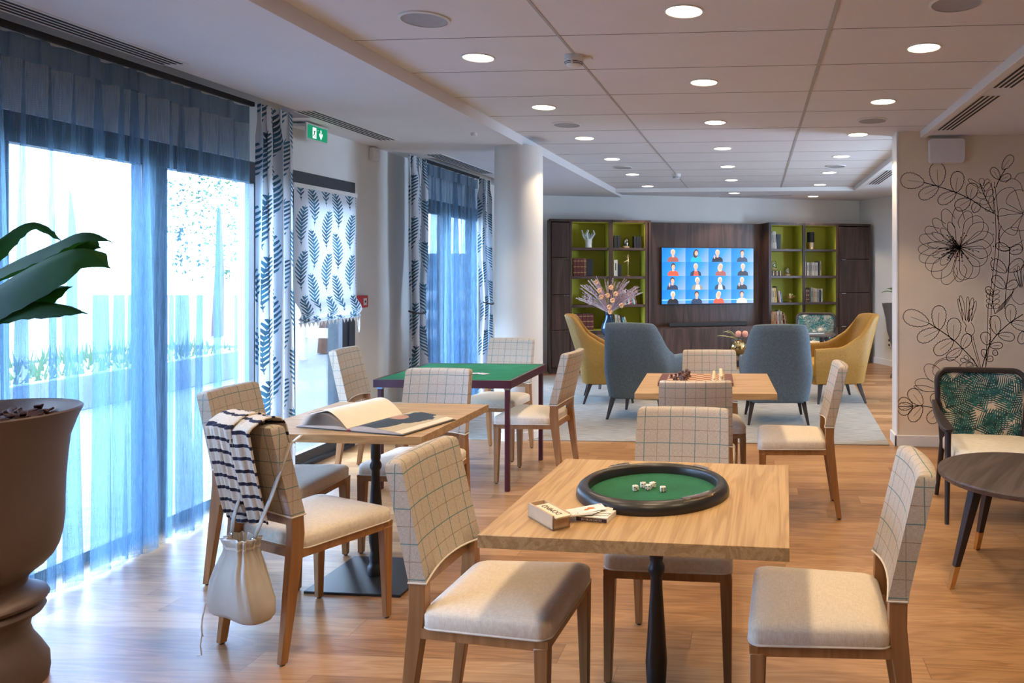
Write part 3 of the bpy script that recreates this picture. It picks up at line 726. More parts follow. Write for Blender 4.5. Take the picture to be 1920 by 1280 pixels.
# ================================================================ LOUNGE ARMCHAIRS (front = +y)
def make_lounge(label, matout, matin, matseat):
    t = thing('lounge_armchair', label, 'armchair')
    def plan(s):                       # s 0..1 from the left arm tip round the back to the right arm tip
        a = s * 2 - 1; sg = 1 if a >= 0 else -1; q = abs(a)
        if q > .62: k = (q - .62) / .38; return (sg * (.325 + .01 * k), -.14 + .44 * k, -0.)
        th = q / .62 * PI / 2; return (sg * .325 * math.sin(th) ** .62, -.14 - .185 * math.cos(th) ** .62, 0)
    def toph(s):
        q = abs(s * 2 - 1)
        if q < .34: return .93 - .012 * (q / .34) ** 2
        if q > .80: return .575 + .012 * (1 - q) / .2
        k = (q - .34) / .46; k = k * k * (3 - 2 * k); return .918 + (.587 - .918) * k
    zb = .215
    def P(s, v, off):
        x, y, _ = plan(s); h_ = toph(s); z = zb + (h_ - zb) * v
        hh = (z - zb)
        e = .001; x1, y1, _ = plan(min(1, s + e)); x0, y0, _ = plan(max(0, s - e)); tx, ty = x1 - x0, y1 - y0; L = math.hypot(tx, ty) or 1
        nx, ny = ty / L, -tx / L
        if nx * x + ny * (y - .1) < 0: nx, ny = -nx, -ny
        tap = 1 - .16 * max(0, (z - .5)) / .43 * (1 if abs(s * 2 - 1) < .7 else .3)
        base = .90 + .10 * min(1, hh / .22)
        X = x * tap * base + nx * off; Y = y * base + ny * off - .30 * max(0, z - .42) ** 1.1 * math.cos(min(1, abs(s * 2 - 1) / .9) * PI / 2) - .02 * hh
        return (X, Y, z)
    nu, nv, th = 56, 12, .055
    m = MB(); rings = []
    for i in range(nu + 1):
        s = i / nu; r = [P(s, v / nv, 0) for v in range(nv + 1)]
        x, y, z = P(s, 1, -.010); r.append((x, y, z + .012)); x, y, z = P(s, 1, -th + .012); r.append((x, y, z + .012))
        r += [P(s, v / nv, -th) for v in range(nv, -1, -1)]; rings.append(r)
    m.loft(rings); o = m.build('upholstered_shell', [matout, matin], t, angle=60)
    for p in o.data.polygons:
        n_ = p.normal; c = p.center
        if (n_.x * c.x + n_.y * (c.y - .05)) < -.0 and abs(n_.z) < .7: p.material_index = 1
    m = MB(); m.loft([[(x, y * .97 + .02, z) for x, y, _ in rrect(.50, .56, .06, 4)] for z in (.20, .30)] ); m.build('seat_base', matout, t)
    m = MB(); R = []
    for z, i in ((.29, .012), (.30, 0), (.40, -.004), (.425, .004), (.44, .03), (.445, .08)): R.append([(x, y + .03, z) for x, y, _ in rrect(.545 - 2 * i, .60 - 2 * i, .06, 4)])
    m.loft(R); m.build('seat_cushion', matseat, t, angle=60)
    for sx in (-1, 1):
        for sy, yb in ((-1, -.27), (1, .25)):
            m = MB(); x0, y0 = sx * .235, (-.20 if sy < 0 else .215)
            m.loft([[(sx * .275 + a * .011, yb + b * .011, 0) for a, b in ((-1, -1), (1, -1), (1, 1), (-1, 1))], [(x0 + a * .024, y0 + b * .024, .215) for a, b in ((-1, -1), (1, -1), (1, 1), (-1, 1))]])
            m.build('leg', 'darkleg', t, bevel=.003)
    return t
slate = make_lounge('slate blue wool armchair with its back to us, left one of the pair', 'slate', 'slate', 'slate')
slate.location = (-1.10, 7.42, .0085); slate.rotation_euler = (0, 0, R_(-11))
dup(slate, (.185, 7.33, .0085), R_(4), 'slate blue wool armchair with its back to us, right one of the pair', 'lounge armchairs'); slate['group'] = 'lounge armchairs'
must = make_lounge('mustard damask armchair on the left side of the lounge facing right', 'mustard', 'mustard', 'mustardp')
must.location = (-1.62, 8.32, .0085); must.rotation_euler = (0, 0, R_(-78)); must['group'] = 'lounge armchairs'
dup(must, (.85, 8.50, .0085), R_(101), 'mustard damask armchair on the right side of the lounge facing left', 'lounge armchairs')

# teal palm armchair with wooden frame (front = +y)
def make_teal(label):
    t = thing('palm_print_armchair', label, 'armchair')
    def arc(x0, x1, z0, z1, r, dy, n=6):
        return None
    path = []
    W2, H0, H1 = .27, .36, .80
    for (cx_, cz, a0) in ((-W2 + .07, H1 - .07, PI), (W2 - .07, H1 - .07, PI / 2)):
        for i in range(7):
            a = a0 - (PI / 2) * i / 6; path.append((cx_ + .07 * math.cos(a), cz + .07 * math.sin(a)))
    path = [(-W2 + .035, H0)] + [(-W2, .62)] + path + [(W2, .62), (W2 - .035, H0)]
    def yb(x, z): return -.22 - .10 * (z - H0) / .45 - .05 * (1 - (x / .3) ** 2)
    m = MB(); m.tube([(x, yb(x, z), z) for x, z in path], .018, 10); m.build('back_frame', 'darkleg', t)
    m = MB()
    def pf(u, v):
        z = H0 + (H1 - .012 - H0) * v; hw = W2 - .035 * (1 - v) - .01
        if v > .86: hw -= .065 * ((v - .86) / .14) ** 2
        x = -hw + 2 * hw * u; return (x, yb(x, z) + .020 * (math.sin(PI * u) * math.sin(PI * v)) ** .4, z)
    m.grid(pf, 20, 20, 0, lambda u, v: (u * .54, v * .44)); 
    def pb(u, v): x, y, z = pf(1 - u, v); return (x, yb(x, z) - .018, z)
    m.grid(pb, 20, 20, 0, lambda u, v: (u * .54 + .3, v * .44)); m.build('back_panel', 'palm', t)
    m = MB(); R = []
    for z, i in ((.33, .01), (.34, 0), (.395, 0), (.415, .012), (.425, .05)): R.append([(x, y + .03, z) for x, y, _ in rrect(.52 - 2 * i, .52 - 2 * i, .07, 4)])
    m.loft(R); m.build('seat_cushion', 'cream', t, angle=60)
    m = MB(); m.loft([[(x, y + .03, z) for x, y, _ in rrect(.50, .50, .07, 4)] for z in (.27, .33)]); m.build('seat_base', 'palm', t, uvbox=True)
    for sx in (-1, 1):
        m = MB(); R = []
        for y, z, w_, h_ in ((-.27, .60, .014, .02), (-.16, .565, .02, .016), (0, .545, .028, .013), (.16, .535, .034, .012), (.24, .532, .030, .012), (.262, .532, .018, .008)):
            R.append([(sx * .295 + a * w_, y, z + b * h_) for a, b in ((-1, -1), (1, -1), (1, 1), (-1, 1))])
        m.loft(R); m.build('armrest', 'darkleg', t, bevel=.004)
        m = MB(); m.tube([(sx * .305, .25, 0), (sx * .295, .23, .53)], [.013, .019], 10); m.build('leg', 'darkleg', t)
        m = MB(); m.tube([(sx * .27, -.33, 0), (sx * .25, -.23, .36), (sx * .262, -.27, .60)], [.013, .019, .016], 10); m.build('leg', 'darkleg', t)
    return t
tl = make_teal('teal palm print armchair with dark frame before the mural wall at right')
tl.location = (1.40, 4.66, 0); tl.rotation_euler = (0, 0, R_(176)); tl['group'] = 'palm print armchairs'
dup(tl, (.80, 10.62, .0085), R_(172), 'far teal palm print armchair in front of the bookcase', 'palm print armchairs')
# ================================================================ BOOKCASE WALL (local x along the front, y into the wall)
def unit(name, label, k0, k1, cols, doors, hy, dsplit):
    t = thing(name, label, 'bookcase', bk(k0, 0), A); L_ = k1 - k0; D = .42; H = 2.13
    m = MB(); m.span((0, 0, 0), (.03, D, H)); m.span((L_ - .03, 0, 0), (L_, D, H)); m.span((0, 0, H - .035), (L_, D, H)); m.span((0, .02, 0), (L_, D, .08))
    m.span((0, D - .02, 0), (L_, D, H)); m.span((0, 0, .555), (L_, D, .585))
    for a, b in cols:
        m.span((a - .035, 0, .08), (a, D, H)); m.span((b, 0, .08), (b + .035, D, H))
    m.build('carcass', 'walnut', t, bevel=.002)
    g = MB()
    for a, b in cols:
        g.span((a, D - .03, .585), (b, D - .02, H - .035)); g.span((a, .03, .585), (a + .006, D - .02, H - .035)); g.span((b - .006, .03, .585), (b, D - .02, H - .035))
        g.span((a, .03, .585), (b, D - .02, .589)); g.span((a, .03, H - .041), (b, D - .02, H - .035))
    g.build('lime_lining', 'lime', t, smooth=False)
    for z in (1.74, 1.34, .94):
        for a, b in cols:
            s_ = MB(); s_.span((a, .02, z - .035), (b, D - .03, z)); s_.build('shelf', 'walnutx', t, bevel=.002)
    a, b = doors
    for z0, z1 in zip((.085,) + dsplit, dsplit + (2.085,)):
        s_ = MB(); s_.span((a + .004, -.018, z0 + .004), (b - .004, 0, z1 - .004)); d_ = s_.build('door', 'walnut', t, bevel=.002)
        if z1 < 2: s_ = MB(); s_.span((hy, -.034, z1 - .012), (hy + .07, -.018, z1 - .004)); s_.build('handle', 'chrome', d_)
    s_ = MB()
    for ca, cb in cols:
        s_ = MB(); s_.span((ca - .015, -.018, .085), (cb + .015, 0, .553)); s_.build('door', 'walnut', t, bevel=.002)
    return t
unit('bookcase', 'dark walnut bookcase with lime lining left of the television', 0, 1.42, [(.31, .82), (.88, 1.34)], (.03, .275), .20, (.60, 1.09, 1.60))
unit('bookcase', 'dark walnut bookcase with lime lining right of the television', 3.20, 4.86, [(.04, .54), (.58, 1.09)], (1.125, 1.63), .20 + .96, (.58, 1.08, 1.59))
t = thing('television_wall_panel', 'dark walnut wall panel with low console behind the television', 'wall panel', bk(1.42, 0), A)
m = MB(); m.span((0, .28, .60), (1.78, .42, 2.12)); m.build('back_panel', 'walnut', t, smooth=False)
m = MB(); m.span((0, .01, .08), (1.78, .42, .60)); m.span((0, .06, 0), (1.78, .4, .08)); m.build('console', 'walnut', t, bevel=.002)
for i in range(3):
    m = MB(); m.span((.01 + i * .59, -.006, .09), (.595 + i * .59, .01, .585)); m.build('door', 'walnut', t, bevel=.002)
# television with the sixteen portrait tiles
tv = thing('television', 'flat wall television showing sixteen people against blue', 'television', bk(1.62, .22), A)
m = MB(); m.span((0, 0, .92), (1.42, .05, 1.757)); m.build('frame', 'blackm', tv, bevel=.003)
def em(name, c, st=1.0):
    x = M(name, (0, 0, 0), .3); x.emit(tuple(a * .9 for a in c), 1.7); return x.m
EM = [em('screen_blue', (.01, .20, .85)), em('screen_blue_light', (.06, .32, .95)), em('screen_skin', (.72, .40, .30)), em('screen_navy', (.03, .05, .11)), em('screen_red', (.80, .10, .05)),
      em('screen_white', (.75, .78, .80)), em('screen_teal', (.02, .42, .62)), em('screen_maroon', (.36, .10, .08)), em('screen_hairdark', (.08, .035, .03)), em('screen_hairblond', (.62, .50, .38)), em('screen_greybeige', (.30, .26, .22)), em('screen_band', (.32, .60, .95)), em('screen_black', (.02, .02, .03))]
people = [(7, 9, 7, 0), (6, 8, 6, 1), (12, 9, 12, 2), (3, 8, 5, 0), (4, 8, 4, 0), (3, 9, 4, 3), (7, 9, 7, 1), (12, 9, 12, 0), (3, 8, 3, 2), (10, 5, 5, 3), (3, 5, 5, 3), (12, 9, 4, 2), (12, 5, 12, 3), (3, 8, 3, 0), (4, 9, 4, 1), (5, 8, 5, 0)]
m = MB(); m.add([(.008, -.001, .932), (1.412, -.001, .932), (1.412, -.001, 1.749), (.008, -.001, 1.749)], [(0, 1, 2, 3)], 0)
sg = M('screen_blue_gradient', (0, 0, 0), .3); x, y, z = sg.xyz(sg.co('Object')); gx = ((x - .008) / .351).fr(); gz = ((z - .932) / .20425).fr()
sg.l(sg.ramp(gx * .75 + (gz * -.35) + .30, [(.1, (.005, .25, .95)), (.55, (.03, .36, 1.)), (1., (.36, .50, .98))]), sg.b.inputs['Emission Color']); sg.b.inputs['Emission Strength'].default_value = 1.15
scr = m.build('screen', sg.m, tv, smooth=False)
m = MB(); cw, chh = 1.404 / 4, .817 / 4
def ell(cx_, cz, rx, rz, mi, y, n=18): m.add([(cx_ + rx * math.cos(2 * PI * i / n), y, cz + rz * math.sin(2 * PI * i / n)) for i in range(n)], [tuple(range(n))], mi)
xo = [.47, .47, .40, .50, .48, .45, .54, .53, .45, .52, .51, .49, .47, .49, .46, .48]
for r in range(4):
    for c_ in range(4):
        bt, hr, tp, ac = people[r * 4 + c_]; x0 = .008 + c_ * cw; z1 = 1.749 - r * chh; z0 = z1 - chh; X = x0 + cw * xo[r * 4 + c_]
        if r == 3: m.add([(x0, -.002, z0 + .05), (x0 + cw, -.002, z0 + .05), (x0 + cw, -.002, z0 + .062), (x0, -.002, z0 + .062)], [(0, 1, 2, 3)], 11)
        hw = .085; m.add([(X - hw, -.0025, z0 + .001), (X + hw, -.0025, z0 + .001), (X + hw * .9, -.0025, z0 + .05), (X + hw * .5, -.0025, z0 + .075), (X - hw * .5, -.0025, z0 + .075), (X - hw * .9, -.0025, z0 + .05)], [(0, 1, 2, 3, 4, 5)], bt)
        if ac == 3: m.add([(X - .035, -.003, z0 + .001), (X + .045, -.003, z0 + .001), (X + .03, -.003, z0 + .074), (X - .02, -.003, z0 + .074)], [(0, 1, 2, 3)], tp)
        m.add([(X - .016, -.0032, z0 + .066), (X + .016, -.0032, z0 + .066), (X + .016, -.0032, z0 + .10), (X - .016, -.0032, z0 + .10)], [(0, 1, 2, 3)], 2)
        ell(X, z0 + .142, .034, .045, hr, -.0035)
        if ac == 1: ell(X - .012, z0 + .115, .036, .055, hr, -.0034)
        ell(X + .002, z0 + .128, .026, .036, 2, -.004)
        if ac == 2: ell(X - .045, z0 + .075, .011, .03, 2, -.0042); ell(X - .05, z0 + .045, .015, .03, bt, -.0041)
for i in range(1, 4):
    m.add([(.008 + i * cw - .0008, -.0045, .932), (.008 + i * cw + .0008, -.0045, .932), (.008 + i * cw + .0008, -.0045, 1.749), (.008 + i * cw - .0008, -.0045, 1.749)], [(0, 1, 2, 3)], 11)
m.build('screen_picture', EM, scr, smooth=False)
t = thing('soundbar', 'long black soundbar below the television on the console', 'soundbar', bk(1.71, .08, .601), A)
m = MB(); m.span((0, 0, .006), (1.18, .09, .062)); m.build('body', 'blackm', t, bevel=.006)
m = MB(); m.span((.2, .02, 0), (.3, .07, .008)); m.span((.9, .02, 0), (1.0, .07, .008)); m.build('foot', 'black', t)

# ---- books: every one a thing with cover and page block
BC = {'maroon': (.10, .015, .015), 'black': (.015, .015, .018), 'white': (.62, .60, .56), 'grey': (.30, .29, .28), 'red': (.48, .04, .03), 'yellow': (.62, .42, .06), 'beige': (.50, .38, .24),
      'brown': (.16, .07, .04), 'teal': (.04, .25, .28), 'orange': (.58, .26, .09), 'cream': (.58, .50, .38), 'dark green': (.02, .07, .05), 'blue': (.05, .12, .28)}
for k_, c_ in BC.items(): MT['book ' + k_] = plain('book_cover_' + k_.replace(' ', '_'), c_, .5)
MT['gold_line'] = plain('gold_tooling', (.45, .30, .12), .4, .6)
ORD = ['first', 'second', 'third', 'fourth', 'fifth', 'sixth', 'seventh', 'eighth', 'ninth', 'tenth', 'eleventh', 'twelfth']
def book(col, th, h, d, loc, rz, label, group, lean=0, flat=False, gold=False):
    t = thing('book', label, 'book', loc, rz, group)
    if flat: t.rotation_euler = (0, R_(90), rz) 
    if lean: t.rotation_euler = (0, R_(lean), rz)
    m = MB(); m.span((0, 0, 0), (.003, d, h)); m.span((th - .003, 0, 0), (th, d, h)); m.span((0, 0, 0), (th, .004, h)); m.build('cover', 'book ' + col, t, bevel=.001, seg=1)
    m = MB(); m.span((.003, .004, .004), (th - .003, d - .004, h - .004)); m.build('page_block', 'paper', t, smooth=False)
    if gold:
        m = MB(); 
        for z in (.18, .5, .82): m.span((.002, -.0008, h * z), (th - .002, .001, h * z + .012))
        m.build('spine_tooling', 'gold_line', t, smooth=False)
    elif th > .018 and col not in ('black', 'dark green'):
        m = MB(); m.span((th * .38, -.0006, h * .35), (th * .62, .001, h * .8)); m.build('spine_title', 'book black' if col in ('white', 'cream', 'beige', 'yellow', 'grey') else 'book cream', t, smooth=False)
    return t
def row(shelfname, z, k, items, d0=.06):
    """items: (colour, thickness, height, lean)"""
    n = len(items); cnt = 0; cols = {}
    for (c_, th, h, lean) in items:
        cols[c_] = cols.get(c_, 0) + 1
    seen = {}
    for i, (c_, th, h, lean) in enumerate(items):
        seen[c_] = seen.get(c_, 0) + 1
        if cols[c_] == 1: lb = 'only %s book, %s' % (c_, shelfname)
        else: lb = '%s %s book from left, %s' % (ORD[seen[c_] - 1], c_, shelfname)
        if lean: k += abs(math.sin(R_(lean))) * h * .12
        book(c_, th, h, .15, bk(k, d0, z + .001), A, lb, 'books, ' + shelfname, lean, gold=c_ in ('maroon', 'brown'))
        k += th + .002
UL, UR = 'left bookcase', 'right bookcase'
row('second shelf, left column of ' + UL, 1.34, .335, [('maroon', .045, .25, 0)] * 3 + [('brown', .04, .25, 0), ('black', .09, .24, 0)])
row('lowest shelf, left column of ' + UL, .587, .36, [('maroon', .05, .23, 0)] * 5)
row('top shelf left end, right column of ' + UL, 1.74, .905, [('black', .045, .17, 0)] * 2)
row('top shelf right end, right column of ' + UL, 1.74, 1.19, [('black', .034, .165, 0)] * 3)
row('second shelf, right column of ' + UL, 1.34, .90, [('white', .055, .23, 0), ('black', .05, .17, 0)])
row('third shelf, right column of ' + UL, .94, .98, [('white', .028, .19, 0), ('grey', .03, .19, 0), ('white', .03, .20, 0), ('black', .03, .20, 0), ('white', .022, .2, -6), ('red', .024, .17, -6), ('teal', .018, .19, -9), ('white', .02, .19, -11), ('brown', .02, .18, -14)])
row('lowest shelf, right column of ' + UL, .587, .93, [('white', .03, .21, -6), ('grey', .022, .21, -8), ('cream', .02, .20, -10), ('black', .025, .2, -12), ('teal', .028, .17, -14), ('cream', .02, .18, -16)])
row('third shelf, left column of ' + UL, .94, .52, [('brown', .03, .11, 0), ('white', .035, .13, 0), ('dark green', .02, .12, 0)])
row('top shelf, left column of ' + UR, 1.74, 3.26, [('grey', .022, .24, 0), ('cream', .028, .26, -3), ('white', .03, .26, -4), ('black', .06, .22, 0)])
row('third shelf, left column of ' + UR, .94, 3.26, [('beige', .025, .22, 0), ('cream', .025, .22, -3), ('yellow', .035, .22, -5), ('black', .02, .24, -7), ('orange', .014, .18, -8), ('white', .018, .17, -9), ('blue', .02, .16, -10)])
row('lowest shelf, left column of ' + UR, .587, 3.25, [('cream', .018, .2, 0), ('orange', .03, .22, 0), ('beige', .03, .22, 0), ('red', .022, .2, -2), ('white', .03, .22, -4), ('grey', .02, .24, -5), ('cream', .03, .22, -6), ('maroon', .024, .2, -8), ('beige', .015, .2, -10), ('brown', .02, .17, -14)])
row('second shelf, right column of ' + UR, 1.34, 3.79, [('cream', .025, .22, 0), ('black', .01, .19, 0), ('white', .035, .2, 0), ('grey', .028, .2, 0), ('beige', .02, .2, 0), ('white', .03, .2, 0), ('cream', .026, .2, 0), ('white', .03, .2, 0), ('black', .028, .21, 0), ('beige', .022, .22, 0)])
row('third shelf, right column of ' + UR, .94, 3.79, [('black', .02, .2, 0), ('brown', .03, .2, 0), ('maroon', .026, .2, 0), ('dark green', .02, .21, 0), ('grey', .035, .21, 0), ('beige', .03, .2, 0), ('cream', .03, .2, 0), ('grey', .035, .19, 0), ('black', .03, .18, 0), ('white', .02, .2, 0)])
b_ = book('cream', .02, .2, .15, bk(3.90, .07, 1.166), A, 'thin cream book lying slanted on top of the third shelf row, right bookcase', 'books lying on others'); b_.rotation_euler = (0, R_(103), A)
for i in range(3):
    b_ = book('black' if i != 1 else 'maroon', .022, .17, .14, bk(3.26, .06, 1.364 + i * .024), A, '%s dark book of the lying stack under the larger glass dome' % ('lowest', 'middle', 'topmost')[i], 'lying stack in the right bookcase', flat=True, gold=True)

# ---- shelf ornaments
MT['clear'] = M_glass('clear_glass', (.92, .95, .93), .5)
MT['coral'] = plain('white_coral_ceramic', (.72, .75, .75), .5)
MT['gold'] = plain('gold_metal', (.72, .48, .20), .28, 1.)
t = thing('coral_ornament', 'white branching coral ornament on the top shelf of the left bookcase', 'ornament', bk(.56, .18, 1.741), A)
rr = random.Random(4); m = MB()
m.lathe([(.05, 0), (.045, .05), (.052, .09), (.045, .12)], 14)
for i in range(16):
    a = rr.uniform(0, 6.28); l_ = rr.uniform(.09, .16); b_ = rr.uniform(.2, .55)
    p0 = Vector((.02 * math.cos(a), .015 * math.sin(a), rr.uniform(.05, .12))); p1 = p0 + Vector((math.cos(a) * b_ * l_, math.sin(a) * b_ * l_ * .5, l_ * .6)); p2 = p1 + Vector((rr.uniform(-.03, .03), 0, l_ * .35))
    m.tube([p0, p1, p2], [.016, .013, .009], 7)
m.build('coral_branches', 'coral', t)
def dome(label, k, z, s):
    t = thing('glass_dome', label, 'ornament', bk(k, .15, z), A, 'glass dome ornaments')
    m = MB(); m.lathe([(.05 * s, 0), (.05 * s, .02 * s), (.042 * s, .026 * s)], 20); m.build('wooden_base', 'lightw', t)
    m = MB(); m.lathe([(.038 * s, .025 * s), (.045 * s, .07 * s), (.042 * s, .11 * s), (.028 * s, .14 * s), (.004 * s, .152 * s)], 20, cap=(0, 1)); m.build('glass_bell', 'clear', t)
    m = MB()
    for i in range(5):
        a = i * 1.3; m.lathe([(.002, -.012 * s), (.012 * s, 0), (.002, .012 * s)], 8, (.018 * s * math.cos(a), .018 * s * math.sin(a), (.05 + .015 * i) * s))
    m.build('dried_flowers', 'white', t)
dome('glass dome ornament between the dark books, top shelf of the left bookcase', 1.09, 1.741, 1.0)
dome('larger glass dome standing on the lying stack of dark books', 3.33, 1.432, .95)
dome('smaller glass dome right of the lying stack of dark books', 3.55, 1.341, .9)
t = thing('star_figure', 'slender gold star flower figure on the second shelf of the left bookcase', 'ornament', bk(1.12, .15, 1.341), A)
m = MB(); m.lathe([(.04, 0), (.036, .008), (.004, .014)], 18); m.build('base', 'gold', t)
m = MB(); m.tube([(0, 0, .01), (0, 0, .30)], .0035, 6); m.build('stem', 'gold', t)
m = MB()
for i in range(12):
    a = i * 2 * PI / 12; L_ = .075 if i % 2 else .055; z0 = .20 + .03 * (i % 3); m.tube([(0, 0, z0), (L_ * math.cos(a), .015 * math.sin(a * 3), z0 + L_ * math.sin(a) * .9)], [.007, .002], 5)
m.lathe([(.002, .295), (.012, .31), (.002, .325)], 10); m.build('star_rays', 'gold', t)
t = thing('branch_figure', 'small gold branching figure on the third shelf of the right bookcase', 'ornament', bk(3.60, .16, .941), A)
m = MB(); m.lathe([(.03, 0), (.026, .01), (.004, .02)], 16); m.tube([(0, 0, .01), (0, 0, .06)], .005, 6)
for i in range(9):
    a = PI * i / 8; m.tube([(0, 0, .05), (.05 * math.cos(a), .01 * math.sin(i * 2.), .06 + .03 * math.sin(a)), (.085 * math.cos(a), .012 * math.cos(i * 3.), .075 + .055 * math.sin(a))], [.006, .005, .007], 6)
m.build('gold_branches', 'gold', t)
t = thing('candle_jar', 'black and gold cylindrical lantern jar on the top shelf of the right bookcase', 'ornament', bk(3.93, .15, 1.741), A)
m = MB(); m.lathe([(.062, 0), (.062, .10), (.056, .105)], 28); m.build('gold_body', 'gold', t)
m = MB(); m.lathe([(.056, .105), (.056, .255), (.05, .26)], 28); m.build('dark_cylinder', 'blackm', t)
m = MB(); m.span((-.011, -.068, .03), (.011, -.060, .095)); m.build('front_label', 'white', t)

# ================================================================ VASES
t = thing('flower_vase', 'dark blue glass vase of dried pink and peach flowers on the side table', 'vase', (-1.80, 9.25, .6190))
MT['blueglass'] = plain('dark_blue_lustre_glass', (.03, .06, .11), .08, .55)
m = MB(); m.lathe([(.05, 0), (.08, .03), (.10, .09), (.085, .15), (.055, .20), (.042, .25), (.05, .30), (.045, .30), (.036, .25)], 28); v_ = m.build('vase_body', 'blueglass', t)
MT['peach'] = plain('peach_petals', (.75, .42, .22), .8, 0, .2, 40); MT['lilac'] = plain('dusty_lilac_grass', (.48, .33, .38), .9, 0, .2, 40); MT['silver'] = plain('silvery_pink_grass', (.62, .50, .50), .9, 0, .15, 40)
rr = random.Random(11)
for kind, nS in (('lilac', 46), ('silver', 34)):
    m = MB()
    for i in range(nS):
        az = rr.uniform(-1, 1) if kind == 'lilac' else rr.choice((-1, 1)) * rr.uniform(.45, 1.15)
        L_ = rr.uniform(.30, .50); dx = math.sin(az) * L_; dz = math.cos(az) * L_; dy = rr.uniform(-.14, .14)
        p0 = Vector((0, 0, .28)); p1 = Vector((dx * .5, dy * .5, .28 + dz * .6)); p2 = Vector((dx * 1.0, dy, .28 + dz * .9 + .02))
        m.tube([p0, p1, p2], [.002, .003, .0035], 4)
        for j in range(26):
            f_ = .35 + .025 * j; c = p1.lerp(p2, (f_ - .35) / .65); d_ = Vector((rr.uniform(-1, 1), rr.uniform(-1, 1), rr.uniform(.0, 1.2))).normalized() * rr.uniform(.018, .034)
            s_ = Vector((-d_.y, d_.x, 0)) * .25; m.add([c - s_, c + s_, c + d_], [(0, 1, 2)])
    o = m.build('grass_plumes', kind, t); o['kind'] = 'stuff'; o['label'] = 'lilac plumes' if kind == 'lilac' else 'silvery pink plumes'
for i, (x, z) in enumerate(((-.14, .66), (-.10, .56), (.04, .60), (.0, .50), (.06, .44), (.02, .36), (.17, .38), (-.08, .48), (.1, .52), (.03, .30))):
    m = MB()
    for j in range(10): a = j * .9; m.lathe([(.002, -.014), (.016, 0), (.002, .014)], 7, (x + (.018 if j < 7 else .006) * math.cos(a), -.08 + .01 * math.sin(a * 2), z + .02 * math.sin(a)))
    m.build('flower_head', 'peach', t)
t = thing('gold_vase', 'round gold vase holding two pink banksia blooms on the lounge table', 'vase', (-.20, 8.62, .4640))
m = MB(); m.lathe([(.035, 0)] + [(.095 * math.sin(a), .095 - .095 * math.cos(a)) for a in [.38 + i * (2.42 / 14) for i in range(15)]], 36); m.build('vase_body', plain('gold_mirror_glass', (.62, .47, .22), .06, 1.), t)
MT['pink'] = plain('pink_banksia', (.72, .33, .25), .8, 0, .2, 90)
for (x, z) in ((-.0, .245), (.075, .245)):
    m = MB(); m.lathe([(.004, -.035), (.022, -.03), (.034, -.005), (.032, .02), (.02, .036), (.004, .04)], 18, (x, -.01, z)); fl_ = m.build('flower_head', 'pink', t)
    m = MB(); m.tube([(x * .4, 0, .17), (x, -.01, z - .03)], .003, 5); m.build('stem', 'palmleaf', fl_)
for (a, b, c_, z1) in ((-.08, -.16, -.24, .225), (-.06, -.12, -.17, .27), (-.05, -.09, -.14, .28), (-.03, -.08, -.10, .215)):
    m = MB(); m.grid(lambda u, v: (0 + (c_) * u, (v - .5) * .02 * math.sin(PI * min(1, u + .1)), .18 + (z1 - .18) * math.sin(u * 1.9) + .004 * v), 8, 2); m.build('leaf', plain('pale_yellow_green_leaf', (.42, .44, .16), .6), t)

# ================================================================ LIGHTING FIXTURES ON THE CEILING
disc = M('warm_lamp_diffuser', (1, .8, .6), .5); disc.emit((1., .80, .58), 9.0)
def make_light(x, y, z, label):
    t = thing('downlight', label, 'ceiling light', (x, y, z), 0, 'round recessed downlights')
    m = MB(); n = 36
    m.lathe([(.088, 0), (.088, -.004), (.080, -.005), (.076, .001)], n, cap=(0, 0)); m.build('rim', 'white', t)
    m = MB(); m.lathe([(.0765, -.0025), (.0765, -.0015)], n); m.build('diffuser', disc.m, t)
    l = bpy.data.lights.new('downlight_lamp', 'SPOT'); l.energy = LE; l.color = (1., .745, .455); l.spot_size = R_(112); l.spot_blend = .3; l.shadow_soft_size = .032
    o = bpy.data.objects.new('downlight_lamp', l); COL.objects.link(o); o.parent = t; o.location = (0, 0, -.01)
    return t
LE = 47
rows_ = (('left', -1.467, [1.41, 2.68, 3.94, 5.19, 6.45, 7.70, 8.98, 10.27]), ('middle', -.313, [.77, 2.04, 3.30, 4.57, 5.83, 7.10, 8.37, 9.65, 10.9]), ('right', .845, [1.41, 2.68, 3.94, 5.19, 6.45, 7.70, 8.98, 10.27, 11.5]))
proto = None
vis = {'left': 2, 'middle': 2, 'right': 2}
for nm, x, ys in rows_:
    for i, y in enumerate(ys):
        z = ZT if y < YF else ZR
        j = i - vis[nm]
        if nm == 'middle' and y == 3.30: j = 0
        lb = '%s round glowing downlight from the front in the %s ceiling row' % (ORD[j], nm) if j >= 0 else '%s round downlight of the %s row beyond the top picture edge' % (ORD[i], nm)
        if proto is None: proto = make_light(x, y, z, lb)
        else: dup(proto, (x, y, z), 0, lb)
def speaker(x, y, lb):
    t = thing('ceiling_speaker', lb, 'speaker', (x, y, ZT), 0, 'round ceiling speakers')
    m = MB(); m.lathe([(.112, 0), (.112, -.006), (.100, -.009)], 36, cap=(0, 0)); m.build('rim', 'white', t)
    m = MB(); m.lathe([(.100, -.008), (.092, -.005), (.06, -.004)], 36, cap=(0, 1)); m.build('grille', plain('light_grey_speaker_grille', (.36, .36, .38), .6), t); return t
s0 = speaker(-1.48, 3.31, 'round grey ceiling speaker nearest to us in the left row')
for x, y, lb in ((-1.463, 5.82, 'round grey ceiling speaker, middle one of the left row'), (-1.474, 8.34, 'round grey ceiling speaker, farthest one of the left row'), (.836, 3.28, 'round grey ceiling speaker nearest to us in the right row, cut by the picture top'), (.87, 5.83, 'round grey ceiling speaker, middle one of the right row'), (.864, 8.42, 'round grey ceiling speaker, farthest one of the right row')):
    dup(s0, (x, y, ZT), 0, lb)
